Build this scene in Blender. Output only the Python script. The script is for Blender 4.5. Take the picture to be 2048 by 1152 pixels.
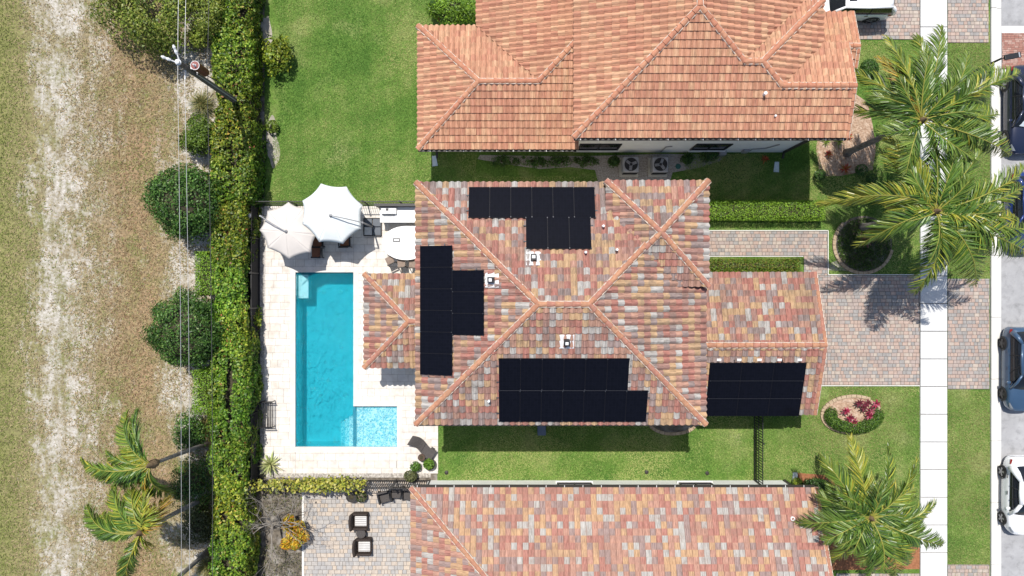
import bpy, bmesh, math, random
import numpy as np
from mathutils import Vector, Matrix, noise as mnoise

# ------------------------------------------------------------------ camera, sky, sun, exposure
scene = bpy.context.scene
for o in list(bpy.data.objects):
    bpy.data.objects.remove(o)
H = 38.0            # drone height above the ground, metres
K = 1368.0          # focal length in photo pixels (24 mm equivalent on a 2048 px frame)
cam = bpy.data.cameras.new('camera'); camo = bpy.data.objects.new('camera', cam)
scene.collection.objects.link(camo); scene.camera = camo
camo.location = (0, 0, H); camo.rotation_euler = (0, 0, 0)
cam.sensor_width = 36; cam.lens = 36*K/2048; cam.clip_end = 2000; cam.clip_start = 0.5

SUNDIR = Vector((-0.12, 0.44, 1.0)).normalized()      # towards the sun
world = bpy.data.worlds.new('World'); scene.world = world; world.use_nodes = True
wn = world.node_tree; bg = wn.nodes['Background']
sky = wn.nodes.new('ShaderNodeTexSky'); sky.sky_type = 'NISHITA'; sky.sun_disc = False
sky.sun_elevation = math.asin(SUNDIR.z); sky.sun_rotation = math.atan2(SUNDIR.x, SUNDIR.y)
sky.air_density = 1.0; sky.dust_density = 1.5; sky.ozone_density = 1.0
wn.links.new(sky.outputs[0], bg.inputs[0]); bg.inputs[1].default_value = 0.125
sun = bpy.data.lights.new('sun', 'SUN'); suno = bpy.data.objects.new('sun', sun)
scene.collection.objects.link(suno); sun.energy = 4.7; sun.angle = math.radians(0.5); sun.color = (1, .955, .89)
suno.rotation_euler = SUNDIR.to_track_quat('Z', 'Y').to_euler(); suno.location = (-10, 30, 60)
vs = scene.view_settings; vs.view_transform = 'Standard'; vs.look = 'None'; vs.gamma = 1; vs.use_curve_mapping = False
vs.exposure = 0.16
scene.cycles.max_bounces = 8; scene.cycles.transparent_max_bounces = 16; scene.cycles.diffuse_bounces = 3
scene.cycles.glossy_bounces = 3; scene.cycles.use_denoising = True

rnd = random.Random(7)
rng = np.random.default_rng(11)
COL = scene.collection

def P(px, py, h=0.0):
    """photo pixel at height h -> world point"""
    return Vector(((px-1024)*(H-h)/K, (576-py)*(H-h)/K, h))
def G(px, py): p = P(px, py); return (p.x, p.y)

# ------------------------------------------------------------------ object helpers
def tag(o, label=None, cat=None, group=None, kind=None):
    if label: o['label'] = label
    if cat: o['category'] = cat
    if group: o['group'] = group
    if kind: o['kind'] = kind
    return o
def thing(name, loc, label, cat, group=None, rotz=0.0):
    o = bpy.data.objects.new(name, None); COL.objects.link(o)
    o.location = loc; o.rotation_euler = (0, 0, rotz); o.empty_display_size = .3
    return tag(o, label, cat, group)
def link(name, mesh, parent=None, local=False):
    """link a mesh as an object; world-coordinate meshes keep their place under a moved Empty"""
    o = bpy.data.objects.new(name, mesh); COL.objects.link(o)
    if parent is not None:
        o.parent = parent
        if not local and parent.type == 'EMPTY':
            m = Matrix.Translation(parent.location) @ parent.rotation_euler.to_matrix().to_4x4()
            o.matrix_parent_inverse = m.inverted()
    return o

class MB:
    def __init__(s): s.v = []; s.f = []; s.m = []
    def add(s, vs, fs, mi=0):
        b = len(s.v); s.v += [tuple(v) for v in vs]
        for f in fs: s.f.append(tuple(b+i for i in f)); s.m.append(mi)
    def box(s, x0, x1, y0, y1, z0, z1, mi=0):
        s.add([(x0,y0,z0),(x1,y0,z0),(x1,y1,z0),(x0,y1,z0),(x0,y0,z1),(x1,y0,z1),(x1,y1,z1),(x0,y1,z1)],
              [(3,2,1,0),(4,5,6,7),(0,1,5,4),(1,2,6,5),(2,3,7,6),(3,0,4,7)], mi)
    def obox(s, c, ax, ay, az, mi=0):
        c = Vector(c); ax = Vector(ax); ay = Vector(ay); az = Vector(az)
        vs = [c+ax*i+ay*j+az*k for k in (-1,1) for (i,j) in ((-1,-1),(1,-1),(1,1),(-1,1))]
        s.add(vs, [(3,2,1,0),(4,5,6,7),(0,1,5,4),(1,2,6,5),(2,3,7,6),(3,0,4,7)], mi)
    def bar(s, a, b, w, h=None, mi=0, up=(0,0,1)):
        a = Vector(a); b = Vector(b); h = h or w; d = (b-a); L = d.length; d.normalize()
        up = Vector(up)
        if abs(d.dot(up)) > .98: up = Vector((0,1,0))
        sd = d.cross(up).normalized(); uu = sd.cross(d)
        s.obox((a+b)/2, d*L/2, sd*w/2, uu*h/2, mi)
    def tube(s, pts, rad, n=8, mi=0, caps=True):
        pts = [Vector(p) for p in pts]
        if not hasattr(rad, '__len__'): rad = [rad]*len(pts)
        b = len(s.v); prev = None
        for i, p in enumerate(pts):
            t = (pts[min(i+1, len(pts)-1)]-pts[max(i-1, 0)]).normalized()
            ref = Vector((0,0,1)) if abs(t.z) < .9 else Vector((1,0,0))
            if prev is not None: ref = prev
            a = t.cross(ref)
            if a.length < 1e-5: a = t.cross(Vector((0,1,0)))
            a.normalize(); c = a.cross(t).normalized(); prev = c
            for k in range(n):
                th = 2*math.pi*k/n; s.v.append(tuple(p+(a*math.cos(th)+c*math.sin(th))*rad[i]))
        for i in range(len(pts)-1):
            for k in range(n):
                k2 = (k+1) % n
                s.f.append((b+i*n+k, b+i*n+k2, b+(i+1)*n+k2, b+(i+1)*n+k)); s.m.append(mi)
        if caps:
            s.f.append(tuple(b+k for k in range(n))[::-1]); s.m.append(mi)
            e = b+(len(pts)-1)*n; s.f.append(tuple(e+k for k in range(n))); s.m.append(mi)
    def lathe(s, c, prof, n=20, mi=0, sx=1, sy=1):
        b = len(s.v); c = Vector(c)
        for (r, z) in prof:
            for k in range(n):
                th = 2*math.pi*k/n; s.v.append((c.x+r*sx*math.cos(th), c.y+r*sy*math.sin(th), c.z+z))
        for i in range(len(prof)-1):
            for k in range(n):
                k2 = (k+1) % n
                s.f.append((b+i*n+k, b+i*n+k2, b+(i+1)*n+k2, b+(i+1)*n+k)); s.m.append(mi)
        if prof[-1][0] > 1e-4:
            e = b+(len(prof)-1)*n; s.f.append(tuple(e+k for k in range(n))); s.m.append(mi)
    def prism(s, poly, z0, z1, mi=0):
        n = len(poly); b = len(s.v)
        s.v += [(x, y, z0) for x, y in poly] + [(x, y, z1) for x, y in poly]
        s.f.append(tuple(b+n+i for i in range(n))); s.m.append(mi)
        s.f.append(tuple(b+i for i in range(n))[::-1]); s.m.append(mi)
        for i in range(n):
            j = (i+1) % n; s.f.append((b+i, b+j, b+n+j, b+n+i)); s.m.append(mi)
    def grid(s, fn, nu, nv, mi=0):
        b = len(s.v)
        for j in range(nv+1):
            for i in range(nu+1): s.v.append(tuple(fn(i/nu, j/nv)))
        for j in range(nv):
            for i in range(nu):
                a = b+j*(nu+1)+i; s.f.append((a, a+1, a+nu+2, a+nu+1)); s.m.append(mi)
    def mesh(s, name, mats, smooth=False):
        me = bpy.data.meshes.new(name); me.from_pydata(s.v, [], s.f)
        for m in (mats if isinstance(mats, (list, tuple)) else [mats]): me.materials.append(m)
        me.polygons.foreach_set('material_index', s.m)
        if smooth: me.polygons.foreach_set('use_smooth', [True]*len(s.f))
        me.update(); return me
    def build(s, name, mats, parent=None, smooth=False, local=False, bevel=0, subsurf=0):
        o = link(name, s.mesh(name, mats, smooth), parent, local)
        if bevel:
            m = o.modifiers.new('bevel', 'BEVEL'); m.width = bevel; m.segments = 2; m.limit_method = 'ANGLE'
        if subsurf:
            m = o.modifiers.new('sub', 'SUBSURF'); m.levels = subsurf; m.render_levels = subsurf
        return o

# ------------------------------------------------------------------ materials
def _new(name):
    m = bpy.data.materials.new(name); m.use_nodes = True
    nt = m.node_tree; return m, nt, nt.nodes['Principled BSDF']
def ramp(nt, fac, stops, interp='LINEAR'):
    r = nt.nodes.new('ShaderNodeValToRGB'); r.color_ramp.interpolation = interp
    el = r.color_ramp.elements
    while len(el) < len(stops): el.new(.5)
    for e, (p, c) in zip(el, stops): e.position = p; e.color = (*c[:3], 1) if len(c) >= 3 else (c[0],)*3+(1,)
    nt.links.new(fac, r.inputs[0]); return r.outputs[0]
def noise(nt, scale, detail=5, rough=.55, vec=None, dist=0.0):
    if vec is None:
        g = nt.nodes.get('geo') or nt.nodes.new('ShaderNodeNewGeometry'); g.name = 'geo'; vec = g.outputs['Position']
    n = nt.nodes.new('ShaderNodeTexNoise'); n.inputs['Scale'].default_value = scale
    n.inputs['Detail'].default_value = detail; n.inputs['Roughness'].default_value = rough
    n.inputs['Distortion'].default_value = dist
    nt.links.new(vec, n.inputs['Vector']); return n.outputs['Fac']
def mix(nt, fac, a, b, mode='MIX'):
    m = nt.nodes.new('ShaderNodeMix'); m.data_type = 'RGBA'; m.blend_type = mode
    for sock, v in ((m.inputs[0], fac), (m.inputs[6], a), (m.inputs[7], b)):
        if isinstance(v, (int, float)): sock.default_value = v
        elif isinstance(v, (tuple, list)): sock.default_value = (*v[:3], 1)
        else: nt.links.new(v, sock)
    return m.outputs[2]
def math_(nt, op, a, b=0.0, clamp=False):
    m = nt.nodes.new('ShaderNodeMath'); m.operation = op; m.use_clamp = clamp
    for sock, v in ((m.inputs[0], a), (m.inputs[1], b)):
        if isinstance(v, (int, float)): sock.default_value = v
        else: nt.links.new(v, sock)
    return m.outputs[0]
def bump(nt, bs, height, strength=.3, dist=.02):
    b = nt.nodes.new('ShaderNodeBump'); b.inputs['Strength'].default_value = strength; b.inputs['Distance'].default_value = dist
    nt.links.new(height, b.inputs['Height']); nt.links.new(b.outputs[0], bs.inputs['Normal'])
def nmat(name, c1, c2, scale=3., rough=.8, bmp=.2, bscale=25., spec=.3, metal=0., dirt=None, dirtscale=.7, dirtamt=.5, coat=0):
    m, nt, bs = _new(name)
    f = noise(nt, scale); c = ramp(nt, f, [(.3, c1), (.7, c2)])
    if dirt:
        d = ramp(nt, noise(nt, dirtscale, 8, .65), [(.5, (0,0,0)), (.72, (dirtamt,)*3)])
        c = mix(nt, d, c, dirt)
    nt.links.new(c, bs.inputs['Base Color'])
    bs.inputs['Roughness'].default_value = rough; bs.inputs['Specular IOR Level'].default_value = spec
    bs.inputs['Metallic'].default_value = metal
    if coat: bs.inputs['Coat Weight'].default_value = coat; bs.inputs['Coat Roughness'].default_value = .03
    if bmp: bump(nt, bs, noise(nt, bscale, 4), bmp)
    return m
def flat(name, c, rough=.5, spec=.4, metal=0., coat=0.):
    k = .88
    return nmat(name, tuple(x*k for x in c), c, 2.5, rough, 0, spec=spec, metal=metal, coat=coat)
def leafmat(name, rough=.45, trans=.25, spec=.35):
    m, nt, bs = _new(name)
    a = nt.nodes.new('ShaderNodeAttribute'); a.attribute_name = 'col'
    nt.links.new(a.outputs['Color'], bs.inputs['Base Color'])
    bs.inputs['Roughness'].default_value = rough; bs.inputs['Specular IOR Level'].default_value = spec
    t = nt.nodes.new('ShaderNodeBsdfTranslucent'); nt.links.new(a.outputs['Color'], t.inputs['Color'])
    mx = nt.nodes.new('ShaderNodeMixShader'); mx.inputs[0].default_value = trans
    nt.links.new(bs.outputs[0], mx.inputs[1]); nt.links.new(t.outputs[0], mx.inputs[2])
    nt.links.new(mx.outputs[0], nt.nodes['Material Output'].inputs[0]); return m

M = {}
M['leaf'] = leafmat('leaf'); M['grassblade'] = leafmat('grass_blade', .65, .2, .15)
M['palmleaf'] = leafmat('palm_leaf', .38, .22, .5)
M['twig'] = nmat('twig', (.03,.028,.015), (.07,.06,.035), 6, .9)  # dark brown of stems; on foliage cores it paints the inner shade
M['bark'] = nmat('bark', (.16,.14,.12), (.34,.31,.27), 4, .9, .5, 30)
M['palebark'] = nmat('pale_bark', (.30,.28,.25), (.55,.52,.48), 5, .9, .5, 30)
M['white'] = nmat('white_stucco', (.74,.74,.73), (.82,.82,.80), 1.5, .85, .25, 60)
M['cream'] = nmat('cream_stucco', (.62,.57,.49), (.70,.65,.57), 1.5, .85, .25, 60)
M['black'] = flat('black_metal', (.018,.018,.02), .45)
M['darkglass'] = flat('dark_window_glass', (.012,.014,.018), .05, .6)
M['bronze'] = flat('bronze_gutter', (.03,.026,.022), .5)
M['whitepaint'] = flat('white_paint', (.8,.8,.79), .5)
M['concrete'] = nmat('concrete', (.58,.57,.54), (.70,.69,.66), 1.2, .9, .2, 40, dirt=(.42,.41,.38), dirtscale=.6, dirtamt=.45)
M['walk'] = nmat('sidewalk_concrete', (.54,.54,.53), (.64,.64,.63), .9, .9, .15, 50, dirt=(.44,.43,.41), dirtscale=.9, dirtamt=.6)
M['edging'] = nmat('edging_concrete', (.66,.64,.60), (.78,.76,.72), 4, .9, .2)
M['steel'] = flat('galvanised_steel', (.55,.56,.58), .4, .5, .6)
M['plastic_grey'] = flat('grey_plastic', (.30,.30,.31), .5)
M['rubber'] = flat('tyre_rubber', (.02,.02,.021), .8)
# ------------------------------------------------------------------ foliage helpers
def lump(p, s=1.0, seed=0):
    r = np.random.default_rng(100+seed); out = np.zeros(len(p))
    for k in range(7):
        d = r.normal(size=3); d /= np.linalg.norm(d); f = s*r.uniform(.8, 3.2)
        out += np.sin(p @ d * f + r.uniform(0, 6.28))/ (1+.35*k)
    return out/3.0
def quads_mesh(name, V, n_per, col, mat, tri=False):
    """V: (N, n_per, 3) leaf corners, col: (N,3)"""
    N = len(V); me = bpy.data.meshes.new(name)
    me.vertices.add(N*n_per); me.vertices.foreach_set('co', V.reshape(-1).astype(np.float32))
    me.loops.add(N*n_per); me.loops.foreach_set('vertex_index', np.arange(N*n_per, dtype=np.int32))
    me.polygons.add(N); me.polygons.foreach_set('loop_start', np.arange(0, N*n_per, n_per, dtype=np.int32))
    me.polygons.foreach_set('loop_total', np.full(N, n_per, dtype=np.int32))
    me.materials.append(mat)
    a = me.color_attributes.new('col', 'FLOAT_COLOR', 'POINT')
    c4 = np.ones((N, n_per, 4), dtype=np.float32); c4[:, :, :3] = col[:, None, :]
    a.data.foreach_set('color', c4.reshape(-1))
    me.update(calc_edges=True); me.validate(); return me
def pick_cols(n, palette, weights=None, var=.22):
    pal = np.array(palette, float); w = None if weights is None else np.array(weights, float)/sum(weights)
    c = pal[rng.choice(len(pal), n, p=w)]
    return np.clip(c*rng.uniform(1-var, 1+var, (n, 1)), .002, .9)
def leaves(name, C, N, size, cols, aspect=.55, jit=.6, mat=None, fold=.12):
    n = len(C); N = N + rng.normal(size=(n, 3))*jit; N /= np.linalg.norm(N, axis=1)[:, None]+1e-9
    t = np.cross(N, rng.normal(size=(n, 3))); t /= np.linalg.norm(t, axis=1)[:, None]+1e-9
    b = np.cross(N, t); L = (size*rng.uniform(.65, 1.3, n))[:, None]; W = L*aspect
    V = np.stack([C-t*L/2, C+b*W/2+N*L*fold, C+t*L/2-N*L*.1, C-b*W/2+N*L*fold], axis=1)
    return quads_mesh(name, V, 4, cols, mat or M['leaf'])
def dome_pts(c, rx, ry, rz, n, rough=.12, low=-.25, depth=.25, ls=1.6, seed=0):
    d = rng.normal(size=(int(n*2.2), 3)); d /= np.linalg.norm(d, axis=1)[:, None]; d = d[d[:, 2] > low][:n]
    k = (1-depth*rng.random(len(d))**2)*(1+rough*lump(d*np.array([rx, ry, rz]), ls, seed))
    C = np.array(c)+d*np.array([rx, ry, rz])*k[:, None]
    N = d/np.array([rx, ry, rz]); N /= np.linalg.norm(N, axis=1)[:, None]; N[:, 2] += .35
    return C, N
def clump_pts(c, rx, ry, rz, n, k, cr=.38, low=-.3, seed=0):
    r = np.random.default_rng(seed); R3 = np.array([rx, ry, rz])
    d = r.normal(size=(k*4, 3)); d /= np.linalg.norm(d, axis=1)[:, None]; d = d[d[:, 2] > low][:k]; k = len(d)
    cc = d*R3*r.uniform(.45, 1.0, (k, 1)); rad = cr*r.uniform(.6, 1.3, k); idx = r.choice(k, n, p=rad**2/np.sum(rad**2))
    e = r.normal(size=(n, 3)); e /= np.linalg.norm(e, axis=1)[:, None]; e[:, 2] = np.abs(e[:, 2])*.9-.15
    C = np.array(c)+cc[idx]+e*(rad[idx]*r.uniform(.55, 1.05, n))[:, None]*np.array([min(rx, ry)]*2+[rz])
    N = e+.5*d[idx]; N[:, 2] += .3; return C, N, idx
def box_pts(x0, x1, y0, y1, h, n, rough=.15, seed=0, ls=2.0, z0=.05, depth=.3):
    A = [(x1-x0)*(y1-y0)*1.3, (x1-x0)*(h-z0), (x1-x0)*(h-z0), (y1-y0)*(h-z0), (y1-y0)*(h-z0)]
    f = rng.choice(5, n, p=np.array(A)/sum(A)); u = rng.random(n); v = rng.random(n)
    C = np.zeros((n, 3)); N = np.zeros((n, 3))
    X = x0+(x1-x0)*u; Y = y0+(y1-y0)*v; Z = z0+(h-z0)*v; Y2 = y0+(y1-y0)*u
    for k, (cx, cy, cz, nn) in enumerate(((X, Y, h, (0,0,1)), (X, y0, Z, (0,-1,.3)), (X, y1, Z, (0,1,.3)), (x0, Y2, Z, (-1,0,.3)), (x1, Y2, Z, (1,0,.3)))):
        m = f == k
        for ax, val in enumerate((cx, cy, cz)): C[m, ax] = val[m] if hasattr(val, '__len__') else val
        N[m] = nn
    # round the top edges and make the faces uneven
    ex = np.minimum(np.minimum(C[:, 0]-x0, x1-C[:, 0]), np.minimum(C[:, 1]-y0, y1-C[:, 1]))
    C[:, 2] -= np.where(f == 0, np.clip(.25-ex, 0, .25)**2*2.5, 0)
    C += N*(rough*lump(C, ls, seed)-depth*rng.random(n)**2)[:, None]
    return C, N
GREEN_HEDGE = [(.17,.28,.025), (.10,.19,.018), (.30,.38,.045), (.045,.095,.012), (.36,.30,.06), (.30,.11,.05)]
DARK_TREE = [(.045,.115,.02), (.07,.165,.027), (.025,.065,.013), (.095,.20,.035)]
BRIGHT = [(.22,.39,.03), (.15,.29,.025), (.30,.47,.05), (.09,.18,.02)]
def shrub(name, px, py, h, rx, ry, n, size, palette, label, cat='shrub', group=None, weights=None, low=-.25, aspect=.55, rough=.14, core=.8, zc=None, depth=.25, ls=1.6, clumps=0, cr=.38):
    """rounded shrub whose widest part shows at photo pixel (px,py)"""
    zc = h*.55 if zc is None else zc
    p = P(px, py, zc); t = thing(name, (p.x, p.y, 0), label, cat, group)
    sd = rnd.randrange(999)
    C, N = dome_pts((p.x, p.y, zc), rx, ry, h-zc, n, rough, low, depth, ls, seed=sd)
    cols = pick_cols(len(C), palette, weights)
    if clumps:
        C2, N2, idx = clump_pts((p.x, p.y, zc), rx, ry, h-zc, int(n*.6), clumps, cr, low, sd); k = int(n*(.4 if clumps > 60 else .22)) if core else int(n*.15); C = np.concatenate([(C[:k]-np.array([p.x, p.y, zc]))*.93+np.array([p.x, p.y, zc]), C2]); N = np.concatenate([N[:k], N2])
        cols = np.concatenate([pick_cols(min(k, len(cols)), palette, weights), pick_cols(len(C2), palette, weights)*np.random.default_rng(sd).uniform(.75, 1.3, clumps*4)[idx][:, None]])
    C[:, 2] = np.maximum(C[:, 2], .03)
    link('foliage', leaves('foliage', C, N, size, cols, aspect), t)
    b = MB(); b.lathe((p.x, p.y, 0), [(.05*rx+.03, 0), (.05*rx+.03, zc*.6)], 8)
    if core:
        pr = [(math.cos(a)*core, zc+math.sin(a)*(h-zc)*core) for a in [-.9, -.5, 0, .4, .8, 1.2, 1.5]]
        pr = [(max(r*rx, .01), max(z, .05)) for r, z in pr]
        b.lathe((p.x, p.y, 0), pr, 14, sy=ry/rx)  # solid dark core, its colour stands in for the shaded inside
    b.build('dark_core', M['twig'], t)
    return t
def hedge(name, x0, x1, y0, y1, h, n, size, palette, label, weights=None, group=None, rough=.12, cat='hedge', ls=2.0, ragged=False):
    t = thing(name, ((x0+x1)/2, (y0+y1)/2, 0), label, cat, group)
    C, N = box_pts(x0, x1, y0, y1, h, n, rough, rnd.randrange(999), ls); sd = rnd.randrange(999)
    if ragged:
        C += N*(.16*lump(C, 3.5, sd+1)+.10*lump(C, 7, sd+2))[:, None]; C[:, 0] += .22*lump(C*np.array([0,1,0]), 1.1, sd+3)*np.sign(C[:, 0]-(x0+x1)/2)
        kp = (lump(C, 2.6, sd+4)+.5*lump(C, 5.5, sd+5)+.95 > rng.random(n)*.9-.1); C, N = C[kp], N[kp]; C[:, 2] = np.maximum(C[:, 2], .03)
    cols = pick_cols(len(C), palette, weights)
    if ragged:
        f = lump(C, .55, sd+6)+.5*lump(C, 2.2, sd+7); cols = cols*np.clip(1+.38*f, .45, 1.5)[:, None]; cols[:, 0] *= np.clip(1+.35*lump(C, .8, sd+8), .6, 1.5)
    link('foliage', leaves('foliage', C, N, size, cols), t)
    b = MB(); i = .22
    nb = max(1, int((y1-y0)/1.2)); nx = max(1, int((x1-x0)/1.2))
    for k in range(nb):
        for q in range(nx):
            ya = y0+i+(y1-y0-2*i)*k/nb; yb = y0+i+(y1-y0-2*i)*(k+1)/nb
            xa = x0+i+(x1-x0-2*i)*q/nx; xb = x0+i+(x1-x0-2*i)*(q+1)/nx
            b.box(xa, xb, ya, yb, .02, h-(.5 if ragged else .25)-rnd.random()*.12)  # dark filler boxes, shade between the leaves put into their colour
    b.build('dark_core', M['twig'], t); return t
def rosette(name, px, py, n, L, w, palette, label, cat='plant', group=None, h0=.05, up=.55, mat=None, droop=.35, base=None):
    p = P(px, py, h0); p = base or p
    t = thing(name, (p.x, p.y, p.z if base else 0), label, cat, group)
    pal = pick_cols(n, palette)
    for k in range(n):
        az = k*2.39996+rnd.uniform(-.2, .2); e = up*(1-k/n)*1.6+rnd.uniform(.05, .25); l = L*rnd.uniform(.8, 1.1)
        d = Vector((math.cos(az)*math.cos(e), math.sin(az)*math.cos(e), math.sin(e))); sd = Vector((-math.sin(az), math.cos(az), 0))
        o = Vector((p.x, p.y, p.z if base else h0)); V = []
        for s_, ww in ((0, .5), (.35, 1), (.7, .75), (1, .02)):
            c = o+d*l*s_-Vector((0, 0, droop*l*s_*s_)); c.z = max(c.z, .03)
            V += [c-sd*w*ww/2, c+sd*w*ww/2]
        me = bpy.data.meshes.new('leaf'); me.from_pydata([tuple(v) for v in V], [], [(0,1,3,2),(2,3,5,4),(4,5,7,6)])
        me.materials.append(mat or M['leaf']); a = me.color_attributes.new('col', 'FLOAT_COLOR', 'POINT')
        a.data.foreach_set('color', [x for i in range(8) for x in (*pal[k], 1)])
        link('leaf', me, t)
    return t
def tuft(name, px, py, n, L, w, palette, label, cat='grass plant', group=None, h0=.05):
    """fountain of thin blades, one mesh"""
    p = P(px, py, .3); t = thing(name, (p.x, p.y, 0), label, cat, group)
    az = rng.uniform(0, 6.283, n); e = rng.uniform(.15, 1.3, n); l = L*rng.uniform(.6, 1.1, n)
    d = np.stack([np.cos(az)*np.cos(e), np.sin(az)*np.cos(e), np.sin(e)], 1); sd = np.stack([-np.sin(az), np.cos(az), np.zeros(n)], 1)
    o = np.array([p.x, p.y, h0])+rng.normal(size=(n, 3))*np.array([.08, .08, 0])
    mid = o+d*(l*.55)[:, None]; mid[:, 2] -= l*.05; tip = o+d*l[:, None]; tip[:, 2] = np.maximum(tip[:, 2]-l*.35, .03)
    W = sd*w/2; cols = pick_cols(n, palette)
    V = np.stack([o-W, o+W, mid+W*.9, mid-W*.9], 1); V2 = np.stack([mid-W*.9, mid+W*.9, tip+W*.1, tip-W*.1], 1)
    link('blades', quads_mesh('blades', np.concatenate([V, V2]), 4, np.concatenate([cols, cols]), M['leaf']), t)
    b = MB(); b.lathe((p.x, p.y, 0), [(.14, 0), (.1, .1), (.01, .14)], 8); b.build('clump', M['twig'], t)
    return t
def blades(rects, density, hgt, colfn, wid=.022, tilt=(.5, 1.3), keep=None, z=0.0):
    Vs, Cs = [], []
    for (x0, x1, y0, y1) in rects:
        n = int((x1-x0)*(y1-y0)*density)
        if n < 1: continue
        p = np.stack([rng.uniform(x0, x1, n), rng.uniform(y0, y1, n), np.full(n, z)], 1)
        if keep is not None: p = p[keep(p)]
        n = len(p); az = rng.uniform(0, 6.283, n); tl = rng.uniform(*tilt, n); l = hgt*rng.uniform(.5, 1.3, n)
        d = np.stack([np.cos(az)*np.sin(tl), np.sin(az)*np.sin(tl), np.cos(tl)], 1)*l[:, None]
        sd = np.stack([-np.sin(az), np.cos(az), np.zeros(n)], 1)*wid/2
        Vs.append(np.stack([p-sd, p+sd, p+d], 1)); Cs.append(colfn(p))
    return np.concatenate(Vs), np.concatenate(Cs)

# ------------------------------------------------------------------ ground sheets
POOLX = (-12.02, -8.80); POOLY = (-8.82, .87); LEDX = (-8.72, -6.38); LEDY = (-8.82, -6.56)
def field_material():
    m, nt, bs = _new('field_ground')
    g = nt.nodes.new('ShaderNodeNewGeometry'); g.name = 'geo'
    sx = nt.nodes.new('ShaderNodeSeparateXYZ'); nt.links.new(g.outputs['Position'], sx.inputs[0])
    wob = math_(nt, 'MULTIPLY', math_(nt, 'SUBTRACT', noise(nt, .25, 5), .5), 5.0)
    xx = math_(nt, 'ADD', sx.outputs[0], wob)
    u = math_(nt, 'DIVIDE', math_(nt, 'ADD', xx, 29.0), 15.0, True)      # -29..-14 m -> 0..1
    def st(px): return max(0, min(1, ((px-1024)/36+29)/15))
    dens = ramp(nt, u, [(st(5), (.02,)*3), (st(40), (.28,)*3), (st(80), (.50,)*3), (st(140), (.56,)*3), (st(195), (.44,)*3), (st(240), (.26,)*3), (st(310), (.26,)*3), (st(350), (.50,)*3), (st(400), (.72,)*3)])
    tone = ramp(nt, u, [(st(0), (.26,.25,.10)), (st(50), (.28,.255,.12)), (st(110), (.29,.25,.155)), (st(170), (.29,.235,.14)), (st(250), (.33,.235,.135)), (st(300), (.35,.24,.14)), (st(350), (.29,.235,.125)), (st(430), (.27,.21,.14))])
    grn = ramp(nt, noise(nt, .7, 6, .6), [(.45, (0,0,0)), (.64, (.85,.85,.85))])
    tone = mix(nt, grn, tone, (.19,.20,.07))
    fine = noise(nt, 6.5, 7, .7)
    tone = mix(nt, ramp(nt, fine, [(.40, (0,0,0)), (.58, (1,1,1))]), mix(nt, .6, tone, (.10,.08,.045)), tone)
    mpy = nt.nodes.new('ShaderNodeMapping'); mpy.inputs['Scale'].default_value = (1.0, .28, 1); nt.links.new(g.outputs['Position'], mpy.inputs[0])
    patch = math_(nt, 'ADD', math_(nt, 'MULTIPLY', noise(nt, 4.2, 10, .8), .85), math_(nt, 'MULTIPLY', noise(nt, 1.5, 5, .6, mpy.outputs[0]), .6))
    s = math_(nt, 'SUBTRACT', math_(nt, 'ADD', patch, math_(nt, 'MULTIPLY', dens, .60)), .96)
    s = math_(nt, 'MULTIPLY', s, 5.0, True)
    sand = ramp(nt, noise(nt, 9, 6, .65), [(.3, (.36,.33,.285)), (.65, (.57,.54,.49))])
    c = mix(nt, s, tone, sand)
    nt.links.new(c, bs.inputs['Base Color']); bs.inputs['Roughness'].default_value = .95; bs.inputs['Specular IOR Level'].default_value = .1
    bump(nt, bs, noise(nt, 9, 6, .7), .7, .06); return m
def lawn_material():
    m, nt, bs = _new('lawn_ground')
    a = ramp(nt, noise(nt, .45, 6, .6), [(.30, (.075,.17,.03)), (.52, (.15,.26,.05)), (.66, (.28,.33,.115)), (.82, (.40,.38,.24))])
    f = ramp(nt, noise(nt, 10, 6, .7), [(.32, (.35,.35,.35)), (.65, (1,1,1))])
    c = mix(nt, 1.0, a, f, 'MULTIPLY'); nt.links.new(c, bs.inputs['Base Color'])
    bs.inputs['Roughness'].default_value = .95; bs.inputs['Specular IOR Level'].default_value = .1
    bump(nt, bs, noise(nt, 14, 6, .7), .6, .05); return m
M['field'] = field_material(); M['lawn'] = lawn_material()
M['soil'] = nmat('soil', (.06,.05,.04), (.22,.19,.15), 3.5, .95, .6, 18, dirt=(.42,.40,.37), dirtscale=1.4, dirtamt=.8)
M['mulch'] = nmat('mulch', (.22,.13,.08), (.50,.36,.26), 9, .95, .9, 22, dirt=(.60,.50,.40), dirtscale=5, dirtamt=.7)
M['redmulch'] = nmat('red_mulch', (.22,.09,.04), (.36,.16,.08), 9, .95, .9, 22)
M['gravel'] = nmat('gravel', (.20,.18,.16), (.45,.42,.38), 14, .95, .8, 30)
M['road'] = nmat('road_asphalt', (.29,.29,.295), (.38,.38,.385), 1.4, .9, .5, 60, dirt=(.17,.17,.17), dirtscale=2.4, dirtamt=.6)
M['joint'] = nmat('joint_sand', (.10,.085,.075), (.15,.13,.115), 8, .95)
M['deckjoint'] = nmat('deck_joint', (.26,.23,.20), (.36,.32,.28), 8, .95)

b = MB(); B = 300
px0, px1, py0, py1 = POOLX[0]-.3, LEDX[1]+.3, POOLY[0]-.3, POOLY[1]+.3
for r in ((-B, B, py1, B), (-B, B, -B, py0), (-B, px0, py0, py1), (px1, B, py0, py1)):
    z = -.03; b.add([(r[0], r[2], z), (r[1], r[2], z), (r[1], r[3], z), (r[0], r[3], z)], [(0,1,2,3)])
tag(b.build('ground', M['field']), 'dry sandy field ground with patchy straw grass', 'ground', kind='structure')

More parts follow.
